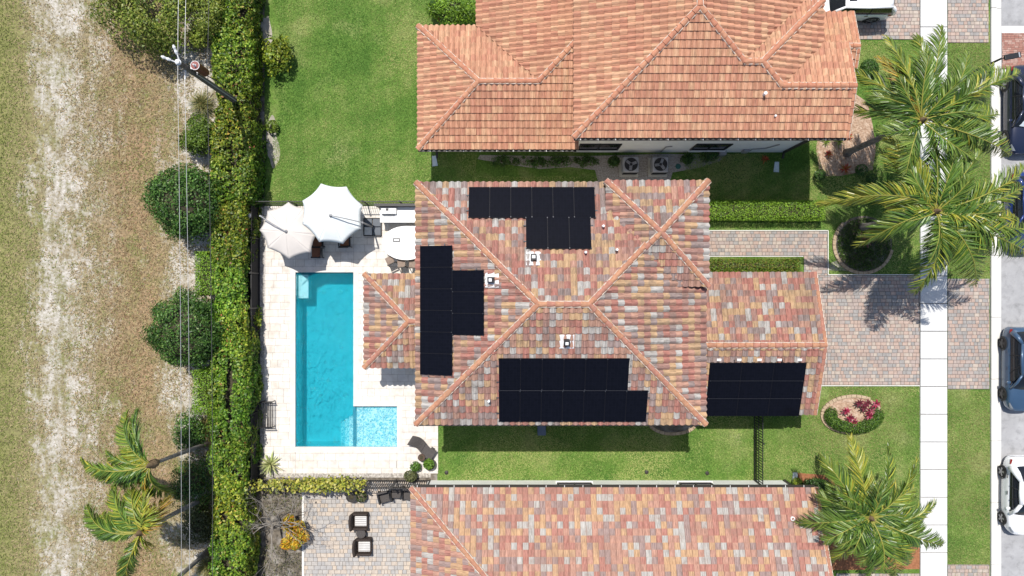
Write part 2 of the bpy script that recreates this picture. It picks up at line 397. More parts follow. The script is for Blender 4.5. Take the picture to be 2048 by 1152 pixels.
def sheet(name, rects, z, mat, label, cat, kind='structure'):
    b = MB()
    for (x0, x1, y0, y1) in rects: b.add([(x0,y0,z),(x1,y0,z),(x1,y1,z),(x0,y1,z)], [(0,1,2,3)])
    return tag(b.build(name, mat), label, cat, kind=kind)
lawn = sheet('lawn', [(-13.75,-4,4.45,24), (-4,22.64,4.3,24), (8.4,22.64,-24,4.3), (-4.15,8.4,-11.2,-5.6), (24.16,26.55,-24,24)], 0.0, M['lawn'], 'green lawn around the three houses', 'lawn')
sheet('garden_soil', [(-15.9,-11.6,-24,-10.35), (-15.9,-13.75,-10.35,24), (-11.6,-4.1,-10.76,-10.25), (-13.75,-11.6,-10.35,-10.25)], -.012, M['soil'], 'bare dark soil under the hedge and bare tree', 'soil')
road = sheet('road', [(27.15,45,-30,30)], .004, M['road'], 'light grey asphalt road at the right edge', 'road')

def poly_sheet(name, poly, z, mat, label, cat):
    b = MB(); b.add([(x, y, z) for x, y in poly], [tuple(range(len(poly)))]); return tag(b.build(name, mat), label, cat, kind='structure')
def blob(px, py, rx, ry, n=40, rough=.12, seed=1, rot=0):
    r = random.Random(seed); ph = [r.uniform(0, 6.28) for _ in range(5)]; out = []
    for k in range(n):
        a = 2*math.pi*k/n; f = 1+rough*sum(math.sin((j+2)*a+ph[j])/(j+1) for j in range(5))
        x = rx*f*math.cos(a); y = ry*f*math.sin(a)
        g = G(px+x*math.cos(rot)-y*math.sin(rot), py+x*math.sin(rot)+y*math.cos(rot)); out.append(g)
    return out[::-1]
poly_sheet('mulch_bed', [G(*p) for p in ((1636,262),(1632,300),(1640,352),(1680,352),(1715,345),(1745,340),(1752,300),(1745,250),(1735,205),(1700,180),(1650,180))][::-1], .012, M['mulch'], 'pale wood chip bed around the leaning palm trunk', 'mulch bed')
poly_sheet('gravel_path', [G(*p) for p in ((955,318),(1010,328),(1080,338),(1140,334),(1190,340),(1205,400),(1330,400),(1345,345),(1400,335),(1440,322),(1450,310),(1330,308),(1180,312),(1080,312),(960,310))][::-1], .010, M['gravel'], 'narrow grey gravel path beside the pink house', 'gravel path')
poly_sheet('red_mulch_bed', [G(*p) for p in ((1590,945),(1650,950),(1690,975),(1720,1040),(1790,1090),(1839,1095),(1839,1138),(1680,1140),(1600,1140))][::-1], .012, M['redmulch'], 'reddish mulch bed under the lower right palm', 'mulch bed')

M['sandpatch'] = nmat('sandy_soil', (.26,.235,.19), (.46,.43,.38), 6, .95, .6, 20, dirt=(.16,.17,.07), dirtscale=3, dirtamt=.9)
for (x, y, rx, ry, sd, lab) in ((533,70,11,42,1,'pale sandy strip between hedge and upper lawn by the top edge'), (545,285,13,48,2,'pale sandy patch on the upper lawn beside the hedge'), (1690,532,34,12,4,'worn dry patch between the oval bed and driveway')):
    poly_sheet('bare_patch', blob(x, y, rx, ry, 40, .18, sd), .007, M['sandpatch'], lab, 'bare soil')
# ------------------------------------------------------------------ paving pieces
def piece_mesh(name, mat, tilt=0):
    """unit paver 1 x 1 x 1 with a small arris, top at z=1"""
    b = MB(); i = .035
    V = [(0,0,0),(1,0,0),(1,1,0),(0,1,0),(0,0,.85),(1,0,.85),(1,1,.85),(0,1,.85),(i,i,1),(1-i,i,1),(1-i,1-i,1),(i,1-i,1)]
    F = [(0,1,5,4),(1,2,6,5),(2,3,7,6),(3,0,4,7),(4,5,9,8),(5,6,10,9),(6,7,11,10),(7,4,8,11),(8,9,10,11)]
    b.add(V, F); return b.mesh(name, mat), V, F
def pave(name, rects, mats, weights, rowh, widths, gap, z, thick, label, cat, bed, piece='paver', limit=300, vertical=False, seed=3, center=(0, 0), zj=.004, skip=None):
    r = random.Random(seed); cells = []
    for (x0, x1, y0, y1) in rects:
        a0, a1, c0, c1 = (x0, x1, y0, y1) if not vertical else (y0, y1, x0, x1)
        k0 = math.floor(c0/rowh); 
        for k in range(k0, math.ceil(c1/rowh)+1):
            ca, cb = max(c0, k*rowh), min(c1, (k+1)*rowh)
            if cb-ca < .05: continue
            a = a0-r.random()*widths[0]
            while a < a1:
                w = r.choice(widths); s, e = max(a, a0), min(a+w, a1); a += w
                if e-s < .05: continue
                q = (s, e, ca, cb) if not vertical else (ca, cb, s, e)
                if skip and skip((q[0]+q[1])/2, (q[2]+q[3])/2): continue
                cells.append(q)
    bedo = sheet(name, rects, z-.012, bed, label, cat)
    cells.sort(key=lambda q: ((q[0]+q[1])/2-center[0])**2+((q[2]+q[3])/2-center[1])**2 - 3*(q[1]-q[0])*(q[3]-q[2]))
    ms = [piece_mesh(piece, m) for m in mats]; J = MB(); g = gap/2
    for i, (x0, x1, y0, y1) in enumerate(cells):
        mi = r.choices(range(len(mats)), weights)[0]; dz = r.uniform(-zj, zj)
        if i < limit:
            o = link(piece, ms[mi][0], bedo); o.location = (x0+g, y0+g, z-thick+dz); o.scale = (x1-x0-gap, y1-y0-gap, thick)
        else:
            V, F = ms[mi][1], ms[mi][2]
            J.add([(x0+g+v[0]*(x1-x0-gap), y0+g+v[1]*(y1-y0-gap), z-thick+dz+v[2]*thick) for v in V], F, mi)
    if J.f: tag(J.build('paving', mats, bedo), kind='stuff')
    return bedo
PAV = [nmat('paver_rose', (.355,.26,.215), (.445,.34,.285), 5, .9, .3, 50, dirt=(.20,.18,.165), dirtscale=1.1), nmat('paver_grey', (.26,.245,.23), (.34,.32,.305), 5, .9, .3, 50, dirt=(.18,.17,.16), dirtscale=1.1),
       nmat('paver_buff', (.38,.315,.265), (.46,.395,.335), 5, .9, .3, 50, dirt=(.22,.2,.18), dirtscale=1.1), nmat('paver_mauve', (.32,.255,.225), (.40,.33,.295), 5, .9, .3, 50, dirt=(.19,.175,.165), dirtscale=1.1)]
pave('driveway', [(15.2,17.5,-5.38,.70), (17.5,22.62,-5.38,.70), (8.6,17.5,1.80,3.15), (16.2,17.5,.70,1.80)], PAV, [4,4,3,4], .20, [.19,.20,.30,.30], .016, .05, .06,
     'rose and grey paver driveway in front of the garage', 'driveway', M['joint'], center=(18.5,-2))
pave('driveway', [(24.18,26.50,-5.62,.52)], PAV, [3,5,2,4], .20, [.19,.20,.30,.30], .016, .05, .06, 'paver driveway apron between sidewalk and blue hatchback', 'driveway', M['joint'], seed=8, center=(25,-2))
pave('driveway', [(18.6,22.62,13.80,22)], PAV, [4,3,3,4], .20, [.19,.20,.30,.30], .016, .05, .06, 'paver driveway under the white SUV', 'driveway', M['joint'], seed=9, center=(20,13.8), limit=250)
pave('driveway', [(24.18,26.45,13.62,22)], PAV, [4,3,3,3], .20, [.19,.20,.30,.30], .016, .05, .06, 'paver driveway apron by the brick crossing', 'driveway', M['joint'], seed=10, center=(25,13.6), limit=200)
pave('driveway', [(24.18,26.50,-20,-15.35), (18.0,22.62,-20,-15.85)], PAV, [4,3,3,3], .20, [.19,.20,.30,.30], .016, .05, .06, 'paver driveway strip at the lower right edge', 'driveway', M['joint'], seed=11, center=(23,-15.5), limit=60)
PAT = [nmat('patio_buff', (.40,.34,.285), (.50,.44,.375), 5, .9, .3, 50), nmat('patio_grey', (.31,.30,.29), (.40,.385,.37), 5, .9, .3, 50), nmat('patio_sand', (.44,.365,.29), (.52,.445,.365), 5, .9, .3, 50), nmat('patio_ash', (.36,.335,.31), (.44,.415,.385), 5, .9, .3, 50)]
pave('patio', [(-11.55,-4.6,-20,-10.75)], PAT, [4,4,2,4], .23, [.18,.23,.34,.34], .014, .05, .06, 'buff and grey paver patio with two wicker armchairs', 'patio', M['joint'], seed=12, center=(-8,-13), vertical=False)
TRV = [nmat('travertine_ivory', (.60,.56,.51), (.72,.69,.64), 3, .7, .2, 40, dirt=(.42,.36,.31), dirtscale=1.7, dirtamt=.55), nmat('travertine_cream', (.57,.52,.46), (.69,.65,.59), 3, .7, .2, 40, dirt=(.40,.34,.29), dirtscale=1.7, dirtamt=.55), nmat('travertine_grey', (.55,.52,.48), (.67,.64,.60), 3, .7, .2, 40, dirt=(.38,.34,.30), dirtscale=1.7, dirtamt=.55)]
deck = pave('pool_deck', [(-13.75,POOLX[0]-.0,-10.30,4.55), (POOLX[0],POOLX[1],POOLY[1],4.55), (POOLX[0],LEDX[1],-10.30,POOLY[0]), (POOLX[1],-3.9,LEDY[1],4.55), (LEDX[1],-4.1,-10.30,LEDY[1])],
     TRV, [5,3,2], .40, [.40,.60,.60,.80], .012, .05, .05, 'ivory travertine pool deck around the swimming pool', 'pool deck', M['deckjoint'], piece='deck_tile', seed=5, center=(-9,0), zj=.0015)

# concrete edging strips of the driveway and walk
def strip(name, pts, w, z, mat, label, cat, h=.05):
    b = MB()
    for a, c in zip(pts[:-1], pts[1:]):
        b.bar((a[0], a[1], z-h/2), (c[0], c[1], z-h/2), w, h)
    return tag(b.build(name, mat), label, cat, kind='structure')
strip('edging', [(8.6,3.19),(17.54,3.19),(17.54,.74),(22.62,.74)], .038, .066, M['edging'], 'white concrete edging along front walk and driveway', 'edging')
strip('edging', [(8.6,1.76),(16.16,1.76)], .038, .066, M['edging'], 'white concrete edging below the front walk', 'edging')
strip('edging', [(15.6,-5.42),(22.62,-5.42)], .038, .066, M['edging'], 'white concrete edging on the lower side of the driveway', 'edging')
strip('edging', [(-11.6,-10.9),(-11.6,-20)], .10, .062, M['edging'], 'pale concrete edging of the lower patio', 'edging')

# sidewalk slabs and kerb
t = thing('sidewalk', (23.4, 0, 0), 'white concrete sidewalk of square slabs', 'sidewalk'); t['kind'] = 'structure'
y = -22.35
while y < 22:
    b = MB(); b.box(22.66, 24.14, y+.012, y+1.51, -.02, .07+rnd.uniform(-.004, .004)); b.build('slab', M['walk'], t, bevel=.012); y += 1.535
t = thing('kerb', (26.9, 0, 0), 'pale concrete kerb and gutter along the road', 'kerb'); t['kind'] = 'structure'
y = -22.2
while y < 22:
    b = MB(); b.box(26.56, 26.87, y+.01, y+3.42, -.02, .12); b.build('kerb_stone', M['concrete'], t, bevel=.02)
    b = MB(); b.box(26.88, 27.16, y+.01, y+3.42, -.02, .03); b.build('gutter_slab', M['concrete'], t, bevel=.01); y += 3.43
BRK = [nmat('crossing_brick', (.28,.13,.10), (.38,.20,.16), 5, .9, .3, 50), nmat('crossing_brick_pale', (.36,.22,.18), (.44,.29,.24), 5, .9, .3, 50)]
pave('brick_crossing', [(27.2,31,12.15,14.15)], BRK, [3,2], .105, [.21], .012, .03, .03, 'red brick crossing band across the road', 'crossing', M['joint'], piece='brick', seed=21, center=(27.2,13))
sheet('crossing_border', [(27.18,36,14.16,14.55), (27.18,36,11.75,12.14)], .018, M['concrete'], 'pale concrete borders of the brick crossing', 'crossing')

# ------------------------------------------------------------------ grass (real blades)
def lawn_cols(p):
    n = len(p); f = lump(p, .45, 3)+.5*lump(p, 1.4, 4)+.45*lump(p, .18, 5)
    a = np.array([.205,.335,.068]); c = np.array([.39,.42,.15]); d = np.array([.105,.225,.04])
    k = np.clip(.52+.75*f+.3*lump(p, 5, 8)+.25*rng.normal(size=n), 0, 1)[:, None]
    col = d*(1-k)**2+2*a*k*(1-k)+c*k*k
    ol = np.clip(np.maximum((p[:, 0]-23.5)*2, np.where((p[:, 0] > 14) & (p[:, 1] < -5.3), .55+.5*lump(p, .7, 41), 0)), 0, .8)[:, None]*np.clip(.75+.5*lump(p, .8, 42), .2, 1)[:, None]
    col = col*(1-ol)+np.array([.25,.255,.095])*ol
    return col*rng.uniform(.7, 1.3, (n, 1))
def keep_lawn(p):
    x, y = p[:, 0], p[:, 1]; k = np.ones(len(p), bool)
    k &= ~((x > -4.3) & (x < 16) & (y > 7.45)); k &= ~((x > 17) & (x < 20.3) & (y > 6) & (y < 11) & ((x-18.5)**2/3.4+(y-8.6)**2/6 < 1))
    k &= ~((x > 8.5) & (x < 17.6) & (y > -6.1) & (y < 3.25)); k &= ~((x > 15) & (x < 22.66) & (y > -5.45) & (y < .78))
    k &= ~(((x-19.5)/1.55)**2+((y-2.45)/1.65)**2 < 1); k &= ~(((x-18.85)/1.7)**2+((y+7.0)/1.05)**2 < 1)
    k &= ~((y > 13.7) & (x > 18.5)); k &= ~((x > 24) & (y > -5.7) & (y < .6))
    k &= ~((x < 16) & (y < -10.7)); k &= ~((x > 15.6) & (x < 22.7) & (y < -10.3) & ((y < -13.4) | (x < 19)))
    k &= ~((x > -2) & (x < 9.6) & (y > 6.2) & (y < 7.45)); k &= ~((x > 4.8) & (x < 9) & (y > 4.9) & (y < 7.4))
    k &= ~((x < -12.9) & (lump(p, 1.2, 9)+ (x+13.2)*2.0 < .1))
    k &= rng.random(len(p)) < np.clip(1.0+.9*lump(p, .9, 14)+.5, .15, 1)
    return k
V, C = blades([(-13.6,-4,4.6,17), (-4,17,4.45,7.45), (-4.1,8.4,-10.7,-5.7), (8.4,22.64,-17,-5.4), (8.4,22.64,3.2,17), (17.5,22.64,.75,3.2), (24.16,26.55,-17,17)], 560, .10, lawn_cols, .028, keep=keep_lawn)
tag(link('lawn_grass', quads_mesh('lawn_grass', V, 3, C, M['grassblade'])), 'short green lawn grass blades', 'grass', kind='stuff')
def field_cols(p):
    n = len(p); px = p[:, 0]*36+1024
    s = np.array([.40,.315,.185]); g = np.array([.225,.25,.075]); br = np.array([.28,.18,.10])
    wg = np.clip(.75-px/110, .0, .8)+.35*np.clip(lump(p, .8, 6), 0, 1)+.12; wb = np.exp(-((px-260)/60)**2)*.7
    r = rng.random((n, 1)); wg = wg[:, None]; wb = wb[:, None]
    c = np.where(r < wg, g, np.where(r < wg+wb*.6, br, s)); return c*rng.uniform(.6, 1.3, (n, 1))
def keep_field(p):
    px = p[:, 0]*36+1024+14*lump(p, .3, 22); f = lump(p, 2.4, 21)+.6*lump(p, 6, 24)
    sand = .9*np.exp(-((px-110)/52)**2)+.6*np.exp(-((px-385)/35)**2)
    return (f > -0.55+1.5*sand-.3) | (rng.random(len(p)) < .12)
V, C = blades([(-32,-15.9,-18,18)], 185, .16, field_cols, .045, (.7, 1.45), keep=keep_field, z=-.03)
tag(link('field_grass', quads_mesh('field_grass', V, 3, C, M['grassblade'])), 'dry straw coloured field grass with green tufts', 'grass', kind='stuff')
# ------------------------------------------------------------------ roofs
def streak_mat(name, c, dirt):
    m, nt, bs = _new(name)
    uv = nt.nodes.new('ShaderNodeUVMap'); oi = nt.nodes.new('ShaderNodeObjectInfo'); ad = nt.nodes.new('ShaderNodeVectorMath'); ad.operation = 'MULTIPLY_ADD'
    cx = nt.nodes.new('ShaderNodeCombineXYZ'); nt.links.new(oi.outputs['Random'], cx.inputs[0]); nt.links.new(oi.outputs['Random'], cx.inputs[2])
    nt.links.new(cx.outputs[0], ad.inputs[0]); ad.inputs[1].default_value = (61,0,37); nt.links.new(uv.outputs[0], ad.inputs[2])
    mp = nt.nodes.new('ShaderNodeMapping'); mp.inputs['Scale'].default_value = (5.5,.8,1); nt.links.new(ad.outputs[0], mp.inputs[0])
    st = noise(nt, 1.0, 4, .6, mp.outputs[0])
    col = ramp(nt, st, [(.28, tuple(x*.55 for x in c)), (.5, c), (.72, tuple(min(x*1.25+.02, .9) for x in c))])
    d = ramp(nt, noise(nt, 2.2, 8, .7), [(.52, (0,0,0)), (.74, (.6,)*3)])
    d2 = ramp(nt, noise(nt, .55, 7, .65), [(.46, (0,0,0)), (.70, (.42,)*3)])
    col = mix(nt, d2, col, dirt); col = mix(nt, d, col, dirt); nt.links.new(col, bs.inputs['Base Color'])
    bs.inputs['Roughness'].default_value = .85; bs.inputs['Specular IOR Level'].default_value = .2; bump(nt, bs, noise(nt, 45, 4), .25); return m
def tilemats(prefix, cols, dirt):
    if prefix in ('blend', 'salmon', 'rose'): return [streak_mat(f'{prefix}_tile_{k}', c, dirt) for k, c in enumerate(cols)]
    return [nmat(f'{prefix}_tile_{k}', tuple(x*.78 for x in c), tuple(min(x*1.15, .9) for x in c), 7, .8, .25, 45, dirt=dirt, dirtscale=2.6, dirtamt=.55) for k, c in enumerate(cols)]
TC = tilemats('blend', [(.325,.145,.115), (.41,.27,.155), (.365,.345,.32), (.255,.195,.18), (.37,.21,.155), (.29,.165,.135)], (.12,.10,.085)); WC = [5,5,3.2,4,4.5,4]
TN = tilemats('salmon', [(.46,.235,.148), (.49,.265,.165), (.43,.205,.133), (.52,.31,.19)], (.34,.175,.115)); WN = [4,4,3,3]
TS = tilemats('rose', [(.345,.16,.125), (.43,.27,.155), (.37,.35,.32), (.28,.20,.18), (.39,.215,.16)], (.25,.16,.125)); WS = [5,5,3,4,5]
CAPC = tilemats('cap', [(.43,.22,.13), (.40,.19,.115), (.38,.175,.125)], (.24,.14,.10))
CAPN = tilemats('capn', [(.44,.20,.12), (.46,.225,.135), (.42,.18,.11)], (.33,.16,.105))
M['mortar'] = nmat('mortar', (.42,.35,.29), (.60,.51,.43), 5, .9, .3, 40)
M['deckboard'] = nmat('roof_underlay', (.16,.09,.07), (.22,.13,.10), 5, .9)
M['flashing'] = nmat('flashing', (.55,.55,.55), (.72,.72,.72), 5, .6, .2)

def inside(pt, poly, eps=0.0):
    s = 0
    for i in range(len(poly)):
        (ax, ay), (bx, by) = poly[i], poly[(i+1) % len(poly)]
        c = (bx-ax)*(pt[1]-ay)-(by-ay)*(pt[0]-ax)
        if c < eps: return False
    return True
def ccw(poly):
    a = sum(poly[i][0]*poly[(i+1) % len(poly)][1]-poly[(i+1) % len(poly)][0]*poly[i][1] for i in range(len(poly)))
    return poly if a > 0 else poly[::-1]
def clip(poly, clipper):
    out = list(poly)
    for i in range(len(clipper)):
        (ax, ay), (bx, by) = clipper[i], clipper[(i+1) % len(clipper)]
        inp, out = out, []
        if not inp: return []
        side = lambda p: (bx-ax)*(p[1]-ay)-(by-ay)*(p[0]-ax)
        for j in range(len(inp)):
            p, q = inp[j], inp[(j+1) % len(inp)]; sp, sq = side(p), side(q)
            if sp >= -1e-9: out.append(p)
            if (sp > 1e-9 and sq < -1e-9) or (sp < -1e-9 and sq > 1e-9):
                t = sp/(sp-sq); out.append((p[0]+(q[0]-p[0])*t, p[1]+(q[1]-p[1])*t))
    return out
PROF = [(0, .0), (.08, .06), (.24, .72), (.43, 1.0), (.62, .84), (.80, .30), (.92, .03), (1.0, .0)]
class Roof:
    def __init__(s, house, name, label, w, e, amp, mats, weights, capmats, hidden=None, seed=1, limit=300):
        s.house = house; s.w = w; s.e = e; s.amp = amp; s.mats = mats; s.weights = weights; s.capmats = capmats
        s.full = []; s.J = MB(); s.uv = []; s.D = MB(); s.hidden = hidden; s.r = random.Random(seed); s.caps = []; s.morts = []; s.limit = limit
        s.name = name; s.label = label; s.fascia = MB()
    def prof(s, t):
        for (a, ha), (b, hb) in zip(PROF[:-1], PROF[1:]):
            if t <= b+1e-9: return (ha+(hb-ha)*(t-a)/(b-a))*s.amp
        return 0
    def plane(s, polys, p0, d, h0, sl):
        u = Vector((d[1], -d[0], 0)); sec = math.sqrt(1+sl*sl); v = Vector((d[0], d[1], sl))/sec; n = u.cross(v)
        o = Vector((p0[0], p0[1], h0)); eb = s.e/sec; lift = .056
        def loc(p): q = (p[0]-p0[0], p[1]-p0[1]); return (q[0]*u.x+q[1]*u.y, q[0]*d[0]+q[1]*d[1])
        colour = {}
        for poly in polys:
            s.D.add([(x, y, h0+sl*((x-p0[0])*d[0]+(y-p0[1])*d[1])-.015) for x, y in ccw(poly)], [tuple(range(len(poly)))])
            L = ccw([loc(p) for p in poly])
            a0 = min(p[0] for p in L); a1 = max(p[0] for p in L); b0 = min(p[1] for p in L); b1 = max(p[1] for p in L)
            for r in range(math.floor(b0/eb+1e-6), math.ceil(b1/eb-1e-6)):
                for c in range(math.floor(a0/s.w+1e-6), math.ceil(a1/s.w-1e-6)):
                    key = (r, c)
                    if key not in colour: colour[key] = (s.r.choices(range(len(s.mats)), s.weights)[0], s.r.uniform(-.004, .004))
                    mi, dz = colour[key]
                    x0, x1, y0, y1 = c*s.w, (c+1)*s.w, r*eb, (r+1)*eb
                    org = o+u*x0+v*(y0*sec)
                    if all(inside(q, L, -1e-6) for q in ((x0,y0),(x1,y0),(x1,y1),(x0,y1))):
                        s.full.append((org, u, v, n, mi, dz)); continue
                    fn = lambda a, b_: o+u*a+v*(b_*sec)+n*(s.prof(min(1, (a-x0)/s.w/.945))+lift*(1-(b_-y0)/eb)+dz)
                    for (ta, _), (tb, _) in zip(PROF[:-1], PROF[1:]):
                        ta *= .945; tb *= .945
                        q = clip([(x0+ta*s.w,y0),(x0+tb*s.w,y0),(x0+tb*s.w,y1),(x0+ta*s.w,y1)], L)
                        if len(q) < 3: continue
                        s.J.add([fn(*p) for p in q], [tuple(range(len(q)))], mi); k7 = s.r.random()*0+(r*7.31+c*3.17) % 97
                        s.uv += [((p[0]-x0)/s.w+k7, (p[1]-y0)/eb+k7) for p in q]
                        low = [p for p in q if abs(p[1]-y0) < 1e-6]
                        if len(low) == 2:
                            a, b_ = sorted(low); s.J.add([fn(*a), fn(*b_), fn(*b_)-n*.055, fn(*a)-n*.055], [(0,3,2,1)], mi); s.uv += [(k7, k7)]*4
    def tile_geo(s):
        V, F = [], []; k = len(PROF)
        for t, hgt in PROF: V.append((t*s.w*.945, 0, hgt*s.amp+.056))
        for t, hgt in PROF: V.append((t*s.w*.945, s.e*1.04, hgt*s.amp-.001))
        for t, hgt in PROF: V.append((t*s.w*.945, 0, hgt*s.amp-.008))
        for t, hgt in PROF: V.append((t*s.w*.945, 0, hgt*s.amp+.056))
        for i in range(k-1): F += [(i, i+1, k+i+1, k+i), (2*k+i, 2*k+i+1, 3*k+i+1, 3*k+i)]
        return V, F
    def ridge(s, a, b, r=.135, L=.36, cap=True):
        """line of barrel caps from a (low) to b (high)"""
        a = Vector(a); b = Vector(b); d = b-a; n = max(1, round(d.length/L)); step = d.length/n; d.normalize()
        sd = d.cross(Vector((0,0,1))).normalized(); up = sd.cross(d)
        for k in range(n): s.caps.append((a+d*step*k, d, sd, up, step, r))
        w = r*1.25; e0 = a-d*.02; e1 = b+d*.02
        mb = MB(); s.morts.append(mb); mb.add([e0-sd*w-up*.10, e0-sd*w*.86+up*.085, e0+sd*w*.86+up*.085, e0+sd*w-up*.10, e1-sd*w-up*.10, e1-sd*w*.86+up*.085, e1+sd*w*.86+up*.085, e1+sd*w-up*.10],
                   [(0,1,5,4),(1,2,6,5),(2,3,7,6),(0,3,2,1),(4,5,6,7)])
    def eave(s, a, b, h, drop=.2, w=.03):
        s.fascia.bar((a[0], a[1], h-drop/2-.02), (b[0], b[1], h-drop/2-.02), w, drop)
    def finish(s, fascia_mat):
        ro = s.D.build('roof', M['deckboard'], s.house)
        if s.label: ro['label'] = s.label
        V, F = s.tile_geo(); meshes = []
        for m in s.mats:
            b = MB(); b.add(V, F); me = b.mesh('roof_tile', m, True); ul = me.uv_layers.new()
            for lp in me.loops: ul.data[lp.index].uv = (V[lp.vertex_index][0]/s.w, V[lp.vertex_index][1]/s.e)
            meshes.append(me)
        cpos = Vector((0, 0, H))
        vis = [t for t in s.full if not (s.hidden and s.hidden(t[0]+t[1]*s.w/2+t[2]*s.e/2))]
        hid = [t for t in s.full if (s.hidden and s.hidden(t[0]+t[1]*s.w/2+t[2]*s.e/2))]
        vis.sort(key=lambda t: (t[0]-cpos).length_squared)
        for i, (org, u, v, n, mi, dz) in enumerate(vis[:s.limit]):
            m = Matrix(((u.x, v.x, n.x, org.x+n.x*dz), (u.y, v.y, n.y, org.y+n.y*dz), (u.z, v.z, n.z, org.z+n.z*dz), (0,0,0,1)))
            o_ = link('roof_tile', meshes[mi], ro); o_.matrix_basis = m
        for (org, u, v, n, mi, dz) in vis[s.limit:]+hid:
            s.J.add([org+u*p[0]+v*p[1]+n*(p[2]+dz) for p in V], F, mi); k7 = s.r.uniform(0, 97)
            for f in F: s.uv += [(V[i][0]/s.w+k7, V[i][1]/s.e+k7) for i in f]
        jo = tag(s.J.build('roof_tiling', s.mats, ro, smooth=True), kind='stuff')
        ul = jo.data.uv_layers.new(); ul.data.foreach_set('uv', [x for q in s.uv for x in q])
        # barrel caps
        cm = []
        for m in s.capmats:
            b = MB(); N = 6
            for (x, r, z) in ((0, 1.06, .04), (1.06, .84, 0.0)):
                for k in range(N+1):
                    th = math.pi*k/N; b.v.append((x, -math.cos(th)*r, math.sin(th)*r*.95+z*3))
            for k in range(N): b.f.append((k, k+1, N+1+k+1, N+1+k)); b.m.append(0)
            b.f.append(tuple(range(N+1))[::-1]); b.m.append(0)
            cm.append(b.mesh('ridge_cap', m, False))
        for (p, d, sd, up, st, r) in s.caps:
            base = p+up*.035; k = s.r.randrange(len(cm)); y = -sd
            o_ = link('ridge_cap', cm[k], ro)
            j = s.r.uniform(-.006, .006)
            o_.matrix_basis = Matrix(((d.x*st, y.x*r, up.x*r, base.x+y.x*j), (d.y*st, y.y*r, up.y*r, base.y+y.y*j), (d.z*st, y.z*r, up.z*r, base.z), (0,0,0,1)))
        for mb in s.morts: mb.build('mortar_bed', M['mortar'], ro)
        if s.fascia.f: s.fascia.build('fascia', fascia_mat, s.house)
        return ro

def window(house, c, w, h, axis, out, frame=None, glass=None):
    """window on a wall: centre c, axis 'x' or 'y' = direction of its width, out = outward sign"""
    frame = frame or M['black']; glass = glass or M['darkglass']; b = MB(); f = .07; d = .06
    def bx(mb, a0, a1, z0, z1, o0, o1):
        o0, o1 = sorted((o0*out, o1*out))
        if axis == 'x': mb.box(c[0]+a0, c[0]+a1, c[1]+o0, c[1]+o1, c[2]+z0, c[2]+z1)
        else: mb.box(c[0]+o0, c[0]+o1, c[1]+a0, c[1]+a1, c[2]+z0, c[2]+z1)
    bx(b, -w/2, w/2, -h/2, -h/2+f, .002, d); bx(b, -w/2, w/2, h/2-f, h/2, .002, d)
    bx(b, -w/2, -w/2+f, -h/2+f, h/2-f, .002, d); bx(b, w/2-f, w/2, -h/2+f, h/2-f, .002, d); bx(b, -.025, .025, -h/2+f, h/2-f, .002, d-.01)
    wo = b.build('window', frame, house)
    g = MB(); bx(g, -w/2+f, w/2-f, -h/2+f, h/2-f, .003, .015); g.build('pane', glass, wo)
    s_ = MB(); bx(s_, -w/2-.06, w/2+.06, -h/2-.08, -h/2, .002, .12); s_.build('sill', M['whitepaint'], wo)
    return wo

# ------------------------------------------------------------------ central house
S = .33
xW, xE, yN, yS, e1 = -4.49, 9.05, 4.935, -6.36, 6.0
xr1, xr2, yr = 1.16, 3.40, -.7125; hr = e1+S*(yN-yr)
hc = thing('house', (2.3, -.7, 0), 'central two storey house with multicolour tile roof and solar panels', 'house')
b = MB(); b.box(xW+.5, xE-.5, yS+.5, yN-.5, -.02, e1-.06); b.box(4.9, xE-.48, .6, yN-.48, 5, 6.3)
b.box(8.5, 15.1, -6.0, .3, -.02, 2.62)
b.prism([(8.6,-5.9),(15.08,-5.9),(15.08,.2),(8.6,.2)], 2.6, 2.66); b.build('wall', M['cream'], hc)
b = MB(); b.add([(15.07,-6.0,2.6),(15.07,.3,2.6),(15.07,-2.85,3.72),(14.9,-6.0,2.6),(14.9,.3,2.6),(14.9,-2.85,3.72)], [(0,1,2),(5,4,3),(0,2,5,3),(1,4,5,2)]); b.build('gable_wall', M['cream'], hc)
b = MB(); b.box(xW+.02, xE-.02, yS+.02, yN-.02, e1-.16, e1-.05); b.build('soffit', M['whitepaint'], hc)
def pz(p0, d, h0, x, y): return h0+S*((x-p0[0])*d[0]+(y-p0[1])*d[1])
arrays = {}
PL = {'S': ((xW,yS),(0,1),e1), 'N': ((xE,yN),(0,-1),e1), 'W': ((xW,yN),(1,0),e1), 'E': ((xE,yS),(-1,0),e1), 'G': ((8.3,-6.5),(0,1),2.7)}
def onplane(px, py, key):
    p0, d, h0 = PL[key]; h = h0
    for _ in range(12): q = P(px, py, h); h = pz(p0, d, h0, q.x, q.y)
    return P(px, py, h)
panel_rects = []   # plan rectangles covered by panels: (x0,x1,y0,y1)
def prect(key, x0, y0, x1, y1, z=.11):
    a = onplane(x0, y1, key); c = onplane(x1, y0, key); panel_rects.append((a.x, c.x, a.y, c.y)); return a, c
ARR = [('S', 998, 714, 1258, 778, 6, 1), ('S', 998, 778, 1295, 840, 7, 1), ('W', 843, 491, 907, 748, 1, 6), ('W', 907, 540, 970, 669, 1, 3),
       ('N', 937, 377, 1188, 438, 6, 1), ('N', 1052, 437, 1180, 500, 3, 1), ('G', 1408, 723, 1611, 829, 3, 3)]
AR = [(k, prect(k, x0, y0, x1, y1), nx, ny) for k, x0, y0, x1, y1, nx, ny in ARR]
def hid_c(p):
    for (x0, x1, y0, y1) in panel_rects:
        if x0-.1 < p.x < x1+.1 and y0-.1 < p.y < y1+.1: return True
    if p.z < 6.4 and 4.2 < p.x < 9 and .1 < p.y and p.z < 7.2: return True
    return False
